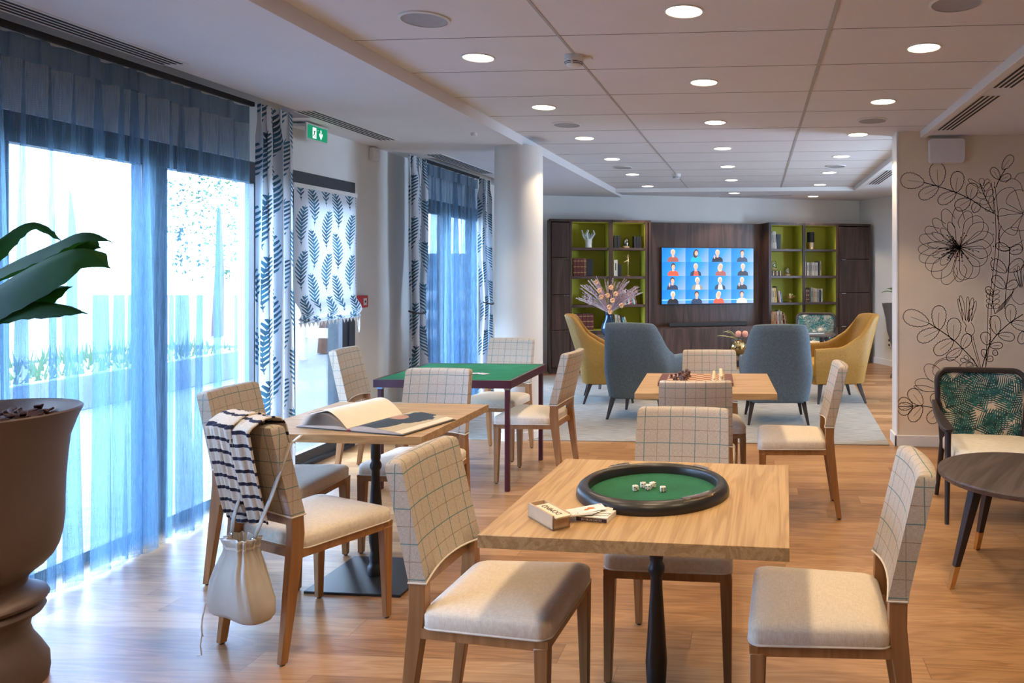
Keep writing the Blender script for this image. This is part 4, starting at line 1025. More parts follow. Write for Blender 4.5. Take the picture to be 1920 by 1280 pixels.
def smoke(x, y, lb):
    t = thing('smoke_detector', lb, 'smoke detector', (x, y, ZT), 0, 'smoke detectors')
    m = MB(); m.lathe([(.050, 0), (.052, -.006), (.050, -.030), (.046, -.034), (.040, -.052), (.022, -.060)], 32, cap=(0, 1)); b_ = m.build('housing', 'white', t)
    m = MB()
    for r, z in ((.0472, -.0365), (.0438, -.0445)):
        for q in range(4):
            pts = [(r * math.cos(a), r * math.sin(a), z) for a in [q * PI / 2 + .12 + i * .19 for i in range(8)]]; m.tube(pts, .0016, 4)
    m.build('vent_slot', 'ink', b_)
    m = MB(); m.box((.055, .03, -.004), (.07, .05, .008)); m.build('mounting_plate', 'white', t); return t
smoke(-.956, 3.95, 'white smoke detector on the near part of the ceiling runner'); smoke(-.94, 8.98, 'white smoke detector far back on the ceiling runner')
def vent(x0, x1, y0, y1, z, lb, n=4, sk=0):
    t = thing('slot_air_vent', lb, 'air vent', ((x0 + x1) / 2, (y0 + y1) / 2, z), 0, 'linear slot air vents')
    w2, l2 = (x1 - x0) / 2, (y1 - y0) / 2
    m = MB(); m.span((-w2 - .012, -l2 - .012, -.003), (w2 + .012, l2 + .012, .001)); m.build('frame', 'white', t)
    p = 2 * w2 / n
    for i in range(n):
        m = MB(); m.span((-w2 + p * i + p * .22, -l2, -.0045), (-w2 + p * i + p * .72, l2, -.0028)); m.build('slot', 'ink', t, smooth=False)
vent(-3.02, -2.89, 1.6, 3.66, ZL, 'long black slotted air vent above the near sheer curtain'); vent(-3.04, -2.90, 4.83, 5.96, ZL, 'slotted air vent above the exit sign')
vent(-3.0, -2.86, 6.75, 8.15, ZL, 'slotted air vent above the far window')
vent(1.395, 1.52, 4.88, 6.05, ZR, 'slotted air vent in the right soffit next to the mural wall'); vent(1.395, 1.52, 3.4, 4.66, ZR, 'slotted air vent at the right picture edge')
vent(1.42, 1.56, 8.5, 9.88, ZR, 'far slotted air vent seen left of the mural wall edge')
t = thing('presence_sensor', 'tiny white cylindrical sensor under the left soffit', 'sensor', (-2.16, 5.71, ZL)); m = MB(); m.lathe([(.024, 0), (.024, -.02), (.018, -.026)], 20, cap=(0, 1)); m.build('body', 'white', t)

# ================================================================ ON THE WALLS
t = thing('exit_sign', 'green emergency exit sign with running figure and down arrow over the door', 'exit sign', (-3.15, 5.26, 2.417))
m = MB(); m.span((-.004, -.135, -.060), (.006, .135, .060)); m.build('frame', 'white', t, bevel=.002)
gm = M('exit_green', (0, .2, .1), .3); gm.emit((.0, .20, .09), 1.0); wm = M('exit_white', (.9, 1, .95), .3); wm.emit((.75, 1, .85), 1.2)
m = MB(); m.span((.0062, -.122, -.048), (.0075, .122, .048)); pn = m.build('panel', gm.m, t, smooth=False)
m = MB(); m.span((.0076, -.062, -.040), (.0082, -.018, .036)); m.build('door_symbol', wm.m, pn, smooth=False)
m = MB()
def rib(pts, w_, x=.0086):
    for (a, b) in zip(pts[:-1], pts[1:]):
        dx, dy = b[0] - a[0], b[1] - a[1]; L_ = math.hypot(dx, dy); nx, ny = -dy / L_ * w_, dx / L_ * w_
        m.add([(x, a[0] - nx, a[1] - ny), (x, b[0] - nx, b[1] - ny), (x, b[0] + nx, b[1] + ny), (x, a[0] + nx, a[1] + ny)], [(0, 1, 2, 3)])
rib([(-.036, .016), (-.044, -.006)], .005); rib([(-.044, -.006), (-.034, -.02), (-.042, -.036)], .0035); rib([(-.044, -.006), (-.052, -.02), (-.060, -.024)], .0035); rib([(-.056, .004), (-.048, .012), (-.036, .014), (-.026, .004)], .0028)
m.lathe([(.001, 0), (.005, .001)], 10, (.0086, -.032, .024)); m.build('running_figure', 'feltd', pn, smooth=False)
m = MB(); m.add([(.0086, .034, .03), (.0086, .046, .03), (.0086, .046, -.012), (.0086, .034, -.012)], [(0, 1, 2, 3)])
m.add([(.0086, .040, -.040), (.0086, .018, -.004), (.0086, .022, .008), (.0086, .040, -.012)], [(0, 1, 2, 3)]); m.add([(.0086, .040, -.040), (.0086, .040, -.012), (.0086, .058, .008), (.0086, .062, -.004)], [(0, 1, 2, 3)])
m.lathe([(.0005, 0), (.005, .0005)], 10, (.0086, .0, .022)); m.build('down_arrow', wm.m, pn, smooth=False)
m = MB(); m.span((-.13, -.11, .035), (-.004, .10, .056)); m.build('wall_bracket', 'white', t)
t = thing('fire_call_point', 'small red fire alarm call point on the wall beside the door', 'fire alarm', (WX, 6.10, 1.175))
m = MB(); m.span((0, -.055, -.05), (.045, .055, .05)); bd = m.build('housing', 'red', t, bevel=.006)
m = MB(); m.span((.045, -.025, -.03), (.048, .025, .028)); m.build('break_plate', 'white', bd, bevel=.001)
m = MB(); m.lathe([(.01, 0), (.01, .002)], 12); m.v = [(.049 + z, x, y) for x, y, z in m.v]; m.build('press_mark', 'ink', bd)
t = thing('wall_alarm_unit', 'small white alarm unit high on the wall beside the far drape', 'alarm unit', (WX, 6.30, 2.42)); m = MB(); m.span((0, -.05, -.05), (.045, .05, .06)); m.build('housing', 'white', t, bevel=.006); m = MB(); m.span((.045, -.02, -.03), (.048, .02, .03)); m.build('grille', 'trim', t)
t = thing('wall_unit', 'rounded white plastic box high on the mural wall', 'wall unit', (1.535, 6.35, 2.40))
m = MB(); ring = rrect(.285, .20, .025, 5)
m.loft([[(x, -d_, y) for x, y, _ in [(a * k_, b_ * k_, 0) for a, b_, _ in ring]] for d_, k_ in ((0, .97), (.012, 1), (.05, 1), (.06, .96))]); m.build('housing', 'white', t)
t = thing('wall_socket', 'white double power socket on the far right wall', 'socket', (c1.x + (1.87 - c1.x), 11.60, .35), math.atan2(.385, .92) + PI / 2)
pz = Vector((1.87 - c1.x, 11.465 - c1.y, 0)); dv = Vector((.385, -.92, 0)); kk = pz.dot(dv); pp = c1 + dv * kk; t.location = (pp.x - .016 * .92, pp.y - .016 * .385, .35); t.rotation_euler = (0, 0, math.atan2(-.92, .385))
m = MB(); m.span((-.04, -.008, -.075), (.04, .016, .075)); m.build('face_plate', 'white', t, bevel=.004)
m = MB()
for z in (-.035, .035): m.lathe([(.02, 0), (.02, .002)], 14, (0, 0, 0)); 
m.v = [(x, -.010 + z * .5, y + (.035 if i < 28 else -.035)) for i, (x, y, z) in enumerate(m.v)]; m.build('outlet', 'ink', t)

# ---------------------------------------------------------------- mural line drawing (wall coordinates: a,b in mural units)
mur = MB()
def mp(u, v): return (1.156 + (u - 1684) * .00423, 2.50 - (v - 262) * .00433 * (1 + (1920 - u) * -.00001))
def ink(pts, w_=.0020):
    P = [mp(*p) for p in pts]; n = len(P)
    L = []; Rr = []
    for i in range(n):
        a = P[max(0, i - 1)]; b = P[min(n - 1, i + 1)]; dx, dz = b[0] - a[0], b[1] - a[1]; d_ = math.hypot(dx, dz) or 1
        L.append((P[i][0] - dz / d_ * w_, 6.3488, P[i][1] + dx / d_ * w_)); Rr.append((P[i][0] + dz / d_ * w_, 6.3488, P[i][1] - dx / d_ * w_))
    mur.add(L + Rr, [(i, i + 1, n + i + 1, n + i) for i in range(n - 1)])
def spl(pts, k=6, close=False):
    P = [Vector(p) for p in pts]; 
    if close: P = [P[-1]] + P + [P[0], P[1]]
    else: P = [P[0] * 2 - P[1]] + P + [P[-1] * 2 - P[-2]]
    out = []
    for i in range(1, len(P) - 2):
        for j in range(k):
            t = j / k; out.append(tuple(.5 * ((2 * P[i]) + (P[i + 1] - P[i - 1]) * t + (2 * P[i - 1] - 5 * P[i] + 4 * P[i + 1] - P[i + 2]) * t * t + (-P[i - 1] + 3 * P[i] - 3 * P[i + 1] + P[i + 2]) * t ** 3)))
    out.append(tuple(P[-2])); return out
def leafd(bx, by, tx, ty, wd, ser=True, vein=True):
    dx, dy = tx - bx, ty - by; L_ = math.hypot(dx, dy); ux, uy = dx / L_, dy / L_; out = []
    n = 44
    for i in range(n + 1):
        a = 2 * PI * i / n; t = (1 - math.cos(a)) / 2; s_ = math.sin(a) * wd * (.72 + .45 * t) * (1 if t > .02 else .8)
        if ser: s_ += (1.1 if i % 2 else -.2) * (1 if s_ > 0 else -1) * (t > .15)
        out.append((bx + ux * L_ * t - uy * s_, by + uy * L_ * t + ux * s_))
    ink(out, .0026 if ser else .0018)
    if vein: ink([(bx, by), (bx + dx * .35 + uy, by + dy * .35), (bx + dx * .7, by + dy * .7)], .0013)
def petal(bx, by, tx, ty, wd, cut=False):
    dx, dy = tx - bx, ty - by; L_ = math.hypot(dx, dy); ux, uy = dx / L_, dy / L_
    pts = [(bx, by)] + [(bx + ux * L_ * t - uy * wd * s_, by + uy * L_ * t + ux * wd * s_) for t, s_ in ((.35, .55), (.68, 1.), (.93, .62), (1.0, .05), (.93, -.55), (.66, -1.), (.33, -.5))] + [(bx, by)]
    if cut: pts = pts[2:7] + [(bx + ux * L_ * .5 + uy * wd * .55, by + uy * L_ * .5 - ux * wd * .55)]
    ink(spl(pts, 5), .0019)
# upper spray
ink(spl([(1733, 343), (1760, 351), (1792, 362), (1820, 375), (1845, 392), (1864, 402)]), .0035)
for a in ((1733, 343, 1689, 337, 15), (1760, 350, 1757, 306, 15), (1760, 352, 1724, 371, 11), (1793, 362, 1797, 323, 12.5), (1793, 363, 1760, 381, 10), (1820, 375, 1825, 345, 11), (1820, 376, 1792, 392, 11), (1826, 400, 1834, 382, 8)): leafd(*a)
ink(spl([(1864, 402), (1852, 380), (1843, 360), (1838, 345)]), .003)
for a in ((1846, 365, 1836, 352, 5), (1849, 372, 1832, 366, 5), (1853, 382, 1838, 380, 5), (1843, 355, 1816, 338, 4), (1843, 350, 1840, 336, 5), (1846, 360, 1856, 345, 5), (1850, 370, 1862, 358, 5), (1855, 382, 1862, 370, 4), (1845, 350, 1854, 338, 4), (1857, 392, 1848, 396, 4)): leafd(*a, False, False)
ink([(1859, 344), (1866, 395), (1868, 440), (1866, 480), (1860, 530), (1853, 580), (1851, 640), (1848, 700)], .0022); ink([(1865, 343), (1871, 395), (1874, 440), (1872, 480), (1866, 530), (1859, 580), (1857, 640), (1847, 700)], .0022)
for i in range(14): ink([(1864 + (i % 3) - i * .8, 352 + i * 22), (1866 + (i % 3) - i * .8, 355 + i * 22)], .003)
ink(spl([(1868, 353), (1874, 338), (1886, 318)]), .003)
for a in ((1874, 338, 1860, 317, 7), (1875, 340, 1895, 331, 6), (1880, 320, 1898, 294, 8)): leafd(*a)
# right-hand rose
for a in ((1918, 402, 1868, 370, 30), (1918, 402, 1902, 360, 22), (1918, 403, 1876, 425, 28), (1918, 404, 1925, 432, 28), (1918, 470, 1880, 440, 26)): petal(*a)
ink(spl([(1885, 345), (1898, 337), (1912, 345), (1918, 362)]), .002); ink(spl([(1902, 338), (1910, 328), (1925, 326)]), .002)
ink(spl([(1878, 425), (1872, 445), (1880, 462), (1900, 464), (1918, 452)]), .002)
# large rose, many petals
cx_, cy_ = 1800, 465
for tx, ty, wd in ((1770, 394, 13), (1796, 390, 12), (1816, 397, 14), (1838, 408, 18), (1850, 422, 17), (1862, 445, 17), (1859, 470, 18), (1850, 490, 20), (1828, 522, 20), (1810, 526, 18), (1800, 530, 13), (1772, 535, 15), (1752, 522, 18), (1738, 505, 18), (1724, 488, 15), (1722, 470, 13), (1724, 448, 14), (1735, 430, 13), (1750, 412, 11)): petal(cx_, cy_, tx, ty, wd, wd < 16)
for tx, ty, wd in ((1765, 430, 7), (1780, 418, 7), (1748, 438, 6), (1740, 460, 6), (1750, 482, 8), (1765, 498, 8)): petal(cx_ - 6, cy_, tx, ty, wd)
rr = random.Random(2)
for i in range(60):
    a = rr.uniform(2.0, 5.2) if i % 4 else rr.uniform(0, 6.28); L_ = rr.uniform(12, 38); x1, y1 = cx_ + L_ * math.cos(a), cy_ - L_ * math.sin(a) * .8
    ink(spl([(cx_, cy_), ((cx_ + x1) / 2 + rr.uniform(-3, 3), (cy_ + y1) / 2 + rr.uniform(-3, 3)), (x1, y1)], 4), .0013); ink([(x1 - 1.5, y1), (x1 + 1.5, y1 + 1)], .0034)
# stem sprigs and second leaf group
ink(spl([(1893, 465), (1892, 500), (1887, 540), (1884, 580)]), .0028)
for a in ((1893, 470, 1868, 460, 7), (1893, 475, 1916, 465, 9), (1887, 512, 1860, 490, 10), (1890, 510, 1918, 490, 10), (1885, 542, 1862, 520, 9), (1886, 542, 1908, 530, 8), (1862, 555, 1850, 540, 6)): leafd(*a)
ink(spl([(1862, 548), (1862, 570), (1866, 590)]), .0025)
for i in range(4):
    for s_ in (-1, 1): leafd(1862, 552 + i * 9, 1862 + s_ * 12, 546 + i * 9, 3.6, False, False)
# bud at right edge
for a in ((1912, 540, 1902, 505, 3), (1914, 540, 1909, 500, 3), (1916, 540, 1918, 498, 3)): petal(*a)
ink(spl([(1900, 542), (1898, 560), (1912, 572), (1925, 566)]), .002)
# middle bud
for a in ((1806, 604, 1797, 562, 2.5), (1812, 604, 1801, 556, 3.5), (1815, 603, 1815, 558, 3), (1818, 604, 1824, 560, 4), (1822, 604, 1830, 566, 3), (1816, 606, 1822, 580, 3)): petal(*a)
ink(spl([(1807, 604), (1812, 612), (1811, 622), (1820, 630), (1827, 625), (1826, 614), (1821, 606)]), .002)
ink(spl([(1820, 628), (1825, 650), (1834, 680), (1838, 694)]), .002); ink(spl([(1824, 628), (1829, 650), (1837, 680), (1840, 694)]), .002)
# lower left spray
ink(spl([(1742, 608), (1761, 620), (1788, 639), (1805, 655), (1824, 675), (1838, 696)]), .0036)
for a in ((1742, 608, 1694, 592, 15), (1761, 620, 1761, 575, 13.5), (1761, 620, 1721, 640, 12), (1788, 640, 1790, 598, 13), (1788, 639, 1753, 665, 12), (1805, 655, 1818, 628, 9), (1804, 655, 1776, 676, 8)): leafd(*a)
for a in ((1818, 680, 1801, 676, 4), (1816, 678, 1810, 668, 4), (1824, 682, 1812, 688, 3.5), (1828, 684, 1820, 674, 4), (1832, 688, 1820, 692, 3)): leafd(*a, False, False)
# lower right spray
ink(spl([(1840, 698), (1846, 675), (1855, 650), (1870, 628), (1895, 605), (1918, 590)]), .0036)
for a in ((1870, 628, 1864, 593, 10), (1872, 629, 1902, 634, 8), (1895, 606, 1895, 572, 10), (1896, 606, 1930, 615, 9), (1852, 648, 1846, 624, 9), (1856, 650, 1880, 648, 6), (1848, 672, 1844, 656, 5), (1850, 676, 1862, 672, 5), (1862, 665, 1870, 660, 5), (1918, 622, 1914, 645, 7)): leafd(*a)
for i in range(5): ink(spl([(1866 + i * 3, 590 - i * 2), (1876 + i * 4, 575 - i * 3), (1890 + i * 3, 560 - i * 4)]), .0018)
# lower flower
petal(1783, 733, 1772, 676, 27); petal(1783, 733, 1735, 688, 14); petal(1780, 735, 1716, 720, 12); petal(1776, 738, 1714, 728, 5); petal(1790, 733, 1820, 680, 14)
ink(spl([(1748, 693), (1757, 680), (1775, 672), (1790, 672), (1800, 668)]), .002)
for i in range(5): ink(spl([(1784, 735), (1780 + i * 6, 750), (1776 + i * 9, 772)]), .0018)
# bottom spray
ink(spl([(1684, 766), (1711, 765), (1729, 764), (1762, 770), (1785, 778)]), .003)
for a in ((1711, 765, 1684, 758, 12), (1711, 765, 1684, 774, 12), (1729, 763, 1706, 734, 12), (1729, 765, 1706, 792, 11), (1762, 768, 1752, 740, 11), (1762, 770, 1742, 795, 11), (1786, 778, 1774, 800, 9), (1786, 776, 1796, 762, 6)): leafd(*a)
mo = mur.build('wall_mural_drawing', 'ink', smooth=False); tag(mo, 'black line drawing of roses and leaf sprays on the beige wall', 'mural')
# ================================================================ ON THE FRONT TABLE
ZTOP = .75
t = thing('dice_ring', 'round green felt dice tray with thick black padded rim', 'dice tray', (-.322, 2.372, ZTOP), R_(2))
m = MB(); prof = [(.2365, 0), (.2385, .006), (.237, .018), (.231, .029), (.221, .036), (.211, .038), (.203, .035), (.199, .028), (.198, .008), (.198, .004)]
m.lathe(prof, 72, cap=(1, 0)); m.build('padded_rim', 'leatherb', t, angle=60)
m = MB(); m.lathe([(.1985, .003), (.1985, .006)], 64); m.build('felt_surface', 'feltd', t)
def ringbox(a0, a1, mi='clear'):
    m = MB(); n = 12; R = []
    for i in range(n + 1):
        a = a0 + (a1 - a0) * i / n; ca, sa = math.cos(a), math.sin(a)
        R.append([(r * ca, r * sa, z) for r, z in ((.207, .034), (.230, .031), (.231, .0375), (.220, .0425), (.208, .041))])
    m.loft(R); return m
for a0, a1 in ((R_(-62), R_(-34)), (R_(118), R_(136)), (R_(38), R_(56)),): ringbox(a0, a1).build('chip_holder', 'clear', t)
m = MB()
for i, (aa, r) in enumerate(((-57, .215), (-53, .213), (-48, .217), (-43, .215), (-39, .218))):
    a = R_(aa); m = MB(); m.lathe([(.009, 0), (.009, .004)], 16, (r * math.cos(a), r * math.sin(a), .0355)); m.build('game_chip', ('white', 'book black', 'red', 'book white', 'book yellow')[i], t)
m = MB()
for k, (x, y, rz, tl_, num) in enumerate(((-.376, 2.362, .5, 0, 3), (-.358, 2.400, .2, 0, 5), (-.338, 2.376, -.1, 0, 4), (-.327, 2.405, .6, 0, 2), (-.290, 2.358, .35, 0, 6))): pass
def die(x, y, rz, lb, faces):
    t = thing('die', lb, 'die', (x, y, ZTOP + .006), rz, 'white dice in the ring'); s_ = .0175
    m = MB(); m.box((0, 0, s_ / 2), (s_, s_, s_)); m.build('body', plain('white_ivory_plastic', (.78, .76, .72), .3) if 'ivory' not in MT else 'ivory', t, bevel=.003, seg=3)
    L = {1: [(0, 0)], 2: [(-1, -1), (1, 1)], 3: [(-1, 1), (0, 0), (1, -1)], 4: [(-1, -1), (1, 1), (-1, 1), (1, -1)], 5: [(-1, -1), (1, 1), (-1, 1), (1, -1), (0, 0)], 6: [(-1, -1), (1, 1), (-1, 1), (1, -1), (-1, 0), (1, 0)]}
    m = MB(); h_ = s_ / 2 + .0002
    for f_, n_ in zip(('front', 'top', 'right'), faces):
        for (u, v) in L[n_]:
            u *= .0048; v *= .0048; ring = []
            for i in range(10):
                a = 2 * PI * i / 10; p, q = u + .0020 * math.cos(a), v + .0020 * math.sin(a)
                ring.append({'front': (p, -h_, q + s_ / 2), 'top': (p, q, s_ + .0002), 'right': (h_, p, q + s_ / 2)}[f_])
            m.add(ring, [tuple(range(10))])
    m.build('pips', 'ink', t, smooth=False)
MT['ivory'] = plain('white_ivory_plastic', (.78, .76, .72), .3)
die(-.376, 2.362, .45, 'leftmost white die on the green felt', (3, 2, 1)); die(-.357, 2.398, .3, 'white die behind the group of dice at its left', (4, 5, 6))
die(-.337, 2.374, -.15, 'white die at the front of the middle group showing four', (4, 1, 2)); die(-.327, 2.402, .7, 'white die tucked behind the one showing four', (2, 3, 1)); die(-.289, 2.358, .3, 'rightmost white die on the green felt', (6, 2, 4))
# domino box
ax = math.atan2(2.002 - 2.112, -.543 + .643)
t = thing('domino_box', 'small pale wooden box with sliding lid lettered DOMINO', 'game box', (-.572, 2.072, ZTOP), ax)
L_, W_, H_ = .150, .052, .040
m = MB(); m.span((-L_ / 2, -W_ / 2, 0), (L_ / 2, W_ / 2, .005)); m.span((-L_ / 2, -W_ / 2, 0), (L_ / 2, -W_ / 2 + .005, H_)); m.span((-L_ / 2, W_ / 2 - .005, 0), (L_ / 2, W_ / 2, H_)); m.span((-L_ / 2, -W_ / 2, 0), (-L_ / 2 + .005, W_ / 2, H_)); m.span((L_ / 2 - .005, -W_ / 2, 0), (L_ / 2, W_ / 2, H_ - .008))
m.build('box_body', 'lightw', t, bevel=.0006, seg=1)
m = MB(); m.span((-L_ / 2 + .032, -W_ / 2 + .004, H_ - .006), (L_ / 2 + .014, W_ / 2 - .004, H_ - .002)); ld = m.build('sliding_lid', plain('pale_maple_lid', (.74, .62, .44), .5, 0, .04, 20), t, bevel=.0005, seg=1)
m = MB(); m.span((-L_ / 2 + .006, -W_ / 2 + .006, .02), (L_ / 2 - .01, W_ / 2 - .006, .026)); m.build('domino_tiles', 'ivory', t)
text('DOMINO', .0235, 'lid_lettering', 'ink', ld, (.018, 0, H_ - .0018), (0, 0, PI), .0003)
# cards
def card(lb, x, y, z, rz, rx=0, ry=0, grp='playing cards by the dice ring', face=True, red=False, loc=None):
    t = thing('playing_card', lb, 'playing card', (x, y, z), rz, grp); t.rotation_euler = (R_(rx), R_(ry), rz)
    m = MB(); m.prism([(a, b) for a, b, _ in rrect(.088, .056, .004, 3)], 0, .0006); m.build('card_body', 'ivory', t, smooth=False)
    if red:
        m = MB()
        for (a, b, w_, h_, k) in ((0, 0, .022, .010, .5), (.004, .002, .016, .014, -.4), (-.010, -.002, .012, .008, .9), (.011, -.001, .010, .012, .2)): m.box((a, b, .0008), (w_, h_, .0003), k)
        m.build('court_figure', 'court', t, smooth=False)
        m = MB(); 
        for sx in (-1, 1): m.box((sx * .038, sx * .020, .0008), (.005, .004, .0003), 0)
        m.build('corner_index', 'red', t, smooth=False)
    else:
        m = MB(); m.box((-.038, -.020, .0008), (.005, .004, .0003), 0); m.build('corner_index', 'ink', t, smooth=False)
MT['court'] = plain('orange_red_print', (.75, .22, .06), .6, 0, .3, 90)
t = thing('card_deck_box', 'flat dark purple and cream card box under the spread cards', 'card box', (-.447, 2.112, ZTOP), R_(-10))
m = MB(); m.span((-.046, -.036, 0), (.046, .036, .015)); m.build('box_body', 'ivory', t, bevel=.001); m = MB(); m.span((-.045, -.0365, .002), (.045, -.0355, .012)); bnd = m.build('side_band', plain('dark_purple_print', (.035, .02, .06), .5), t, smooth=False)
text('JEU DE 54 CARTES', .0075, 'side_lettering', 'ivory', bnd, (0, -.0367, .0068), (PI / 2, 0, 0), .0001)
for i, (x, y, z, rz, ry) in enumerate(((-.452, 2.118, .7655, -.05, 0), (-.448, 2.126, .7664, .10, 0), (-.455, 2.122, .7673, .22, 0), (-.500, 2.098, .7684, .30, 1), (-.492, 2.104, .7694, .36, 1), (-.484, 2.110, .7704, .42, 1))):
    card('%s card from below in the fan on the card box' % ORD[i], x, y, z + .0006, rz, 0, -ry)
card('top card of the fan with an orange red court figure', -.470, 2.122, .7724, .50, 0, -3, red=True)

# ================================================================ BIG OPEN BOOK
t = thing('open_book', 'large open picture book lying on the table with arched pages', 'book', (-1.700, 3.320, ZTOP), R_(-14))
# local: spine along y, length .34; left half to -x, right half to +x
def half(fn, n=18): return fn
LB = .36
m = MB(); m.span((-.285, -LB / 2, .001), (-.006, LB / 2, .004)); m.span((.006, -LB / 2, .001), (.285, LB / 2, .004)); m.build('cover', plain('black_book_cover', (.02, .02, .025), .4), t, bevel=.001)
m = MB(); m.span((-.008, -LB / 2, .001), (.008, LB / 2, .008)); m.build('spine', plain('dark_red_spine', (.25, .02, .04), .6), t)
def block(sg, hts, name, mat, Lx=.272, z0=.0045):
    m = MB(); n = 16; top = []; bot = []
    for i in range(n + 1):
        u = i / n; x = sg * (.004 + (Lx) * u); top.append((x, z0 + hts(u))); bot.append((x, z0))
    pr = top + bot[::-1]
    m.loft([[(x, y, z) for x, z in pr] for y in (-LB / 2 + .006, LB / 2 - .006)]); return m.build(name, mat, t)
hr = lambda u: .004 + .020 * math.sin(min(1, u * 3.2) * PI / 2) * (1 - u) ** .8 + .006 * (1 - u)
pageR = M('page_edges', (.62, .52, .44), .8); MT['edges'] = pageR.m
block(1, hr, 'page_block', 'edges')
hl = lambda u: .004 + .012 * math.sin(min(1, u * 3) * PI / 2) * (1 - u) ** .9 + .003 * (1 - u)
block(-1, hl, 'page_block', 'edges')
# picture on the right page: face in profile on dark ground
def M_page():
    m = M('portrait_page', (.7, .6, .45), .55); uv = m.co('UV'); x, y, z = m.xyz(uv)
    nz = m.noise(uv, 6, 3) - .5
    c = m.mix((x + nz * .05).lt(.86), (.68, .58, .44), (.46, .38, .24))
    d1 = ((x - .34).sq() + (y - .30).sq() * .55).lt(.075); d2 = ((x - .50 + nz * .3).sq() * 1.0 + (y - .72).sq() * .6).lt(.07)
    dark = d1.mx(d2) * (x.lt(.80))
    c = m.mix(dark, c, (.02, .035, .05))
    sk = (((x - .30) + nz * .2).sq() * 1.6 + (y - .62).sq() * 1.2).lt(.020)
    c = m.mix(sk, c, (.42, .23, .15)); m.base(c); return m.m
MT['page'] = M_page()
m = MB(); m.grid(lambda u, v: (.004 + .270 * u, -LB / 2 + .005 + (LB - .01) * v, .0052 + hr(u)), 18, 2, 0, lambda u, v: (u, v)); m.build('picture_page', 'page', t)
# fanned left leaves
def leafp(k, H, X, name, mat, tip):
    m = MB()
    def f_(u, v):
        x = -(.004 + X * (u ** 1.0)); z = .006 + H * math.sin(min(1, u * 1.45) * PI * .56) - (H - tip) * u ** 2.2
        return (x, -LB / 2 + .005 + (LB - .01) * v, max(.006, z))
    m.grid(f_, 20, 2, 0, lambda u, v: (u, v)); 
    m2 = MB(); m.v += []; return m.build(name, mat, t)
for i in range(7): leafp(i, .018 + .008 * i, .268 - .003 * i, 'page', 'edges', .008 + .0065 * i)
leafp(8, .088, .235, 'page', 'paper', .055)

# ================================================================ CHESS
t = thing('chessboard', 'wooden chessboard with dark red border on the far oak table', 'chessboard', (-.37, 4.71, ZTOP), R_(3.2))
m = MB(); m.span((-.225, -.195, 0), (.225, .195, .022)); m.build('board_frame', plain('dark_red_mahogany', (.14, .035, .02), .4), t, bevel=.002)
mc = M('chequered_squares', (.5, .3, .2), .45); x, y, z = mc.xyz(mc.co('Object'))
cb = ((x / .044).fl() + (y / .044).fl()).mod(2.); mc.base(mc.mix(cb, (.62, .38, .22), (.22, .075, .04))); MT['cheq'] = mc.m
m = MB(); m.span((-.176, -.176, .0222), (.176, .176, .0232)); m.build('squares', 'cheq', t, smooth=False)
pawn = [(.014, 0), (.014, .004), (.008, .008), (.006, .013), (.010, .016), (.008, .022), (.002, .025)]
tall = [(.016, 0), (.016, .005), (.010, .010), (.008, .020), (.012, .024), (.011, .031), (.013, .034), (.004, .038)]
rr = random.Random(3)
MT['pieced'] = plain('dark_brown_piece', (.085, .03, .022), .4); MT['piecel'] = plain('pale_boxwood_piece', (.70, .56, .34), .4)
for colr, mat in (('dark brown', 'pieced'), ('pale', 'piecel')):
    for kd, prof in (('pawn', pawn), ('tall piece', tall)):
        p0 = None
        for i in range(8):
            if mat == 'piecel': lx, ly = (.110 if kd == 'pawn' else .154), -.154 + .044 * i
            else: lx, ly = -.154 + rr.uniform(0, .10), -.154 + .044 * i + rr.uniform(-.01, .01) - (0 if kd == 'pawn' else .018) ; lx += (.0 if kd == 'pawn' else .02)
            a = R_(3.2); wx, wy = -.37 + lx * math.cos(a) - ly * math.sin(a), 4.71 + lx * math.sin(a) + ly * math.cos(a)
            lb = '%s chess %s %s on the board' % (colr, kd, 'among the loose cluster at the left' if mat == 'pieced' else ('in the front row of pale pieces at the right' if kd == 'pawn' else 'in the outer row at the right edge'))
            if p0 is None:
                m = MB(); m.lathe(prof, 12); p0 = m.build('chess_piece', mat); p0.location = (wx, wy, ZTOP + .0233); tag(p0, lb, 'chess piece', '%s chess %ss' % (colr, kd))
            else: c_ = p0.copy(); COL.objects.link(c_); c_.location = (wx, wy, ZTOP + .0233)
# cards on the green table
card('left one of the two cards on the green baize, dark backed', -1.945, 5.13, .7262, .45, grp='cards on the green table')
card('right one of the two cards on the green baize with a small red mark', -1.872, 5.115, .7270, -.55, grp='cards on the green table')

# tablet on the far side table
t = thing('magazine', 'dark magazine lying on the small table before the far teal armchair', 'magazine', (.72, 9.95, .6095), R_(25)); m = MB(); m.span((-.13, -.09, 0), (.13, .09, .012)); m.build('cover', 'slate', t, bevel=.002); m = MB(); m.span((-.126, -.0905, .002), (.126, .086, .010)); m.build('page_block', 'paper', t)

# ================================================================ SWEATER AND BAG ON THE CHAIR
ca = R_(-22.1)
def c2w(x, y, z=0): return (-1.804 + x * math.cos(ca) - y * math.sin(ca), 2.953 + x * math.sin(ca) + y * math.cos(ca), z)
t = thing('striped_sweater', 'cream sweater with navy stripes draped over the chair back', 'sweater', c2w(0, 0), ca)
ms = M('navy_striped_knit', (.7, .65, .55), .95); x, y, z = ms.xyz(ms.co('UV'))
st = ((y / .050).fr()).lt(.27); kn = ms.noise(ms.co('UV', (260, 260, 1)), 1, 2)
ms.base(ms.mix(st, ms.ramp(kn, [(.3, (.52, .46, .38)), (.7, (.68, .61, .52))]), (.012, .012, .035))).bump(kn, .3, .001); MT['knit'] = ms.m
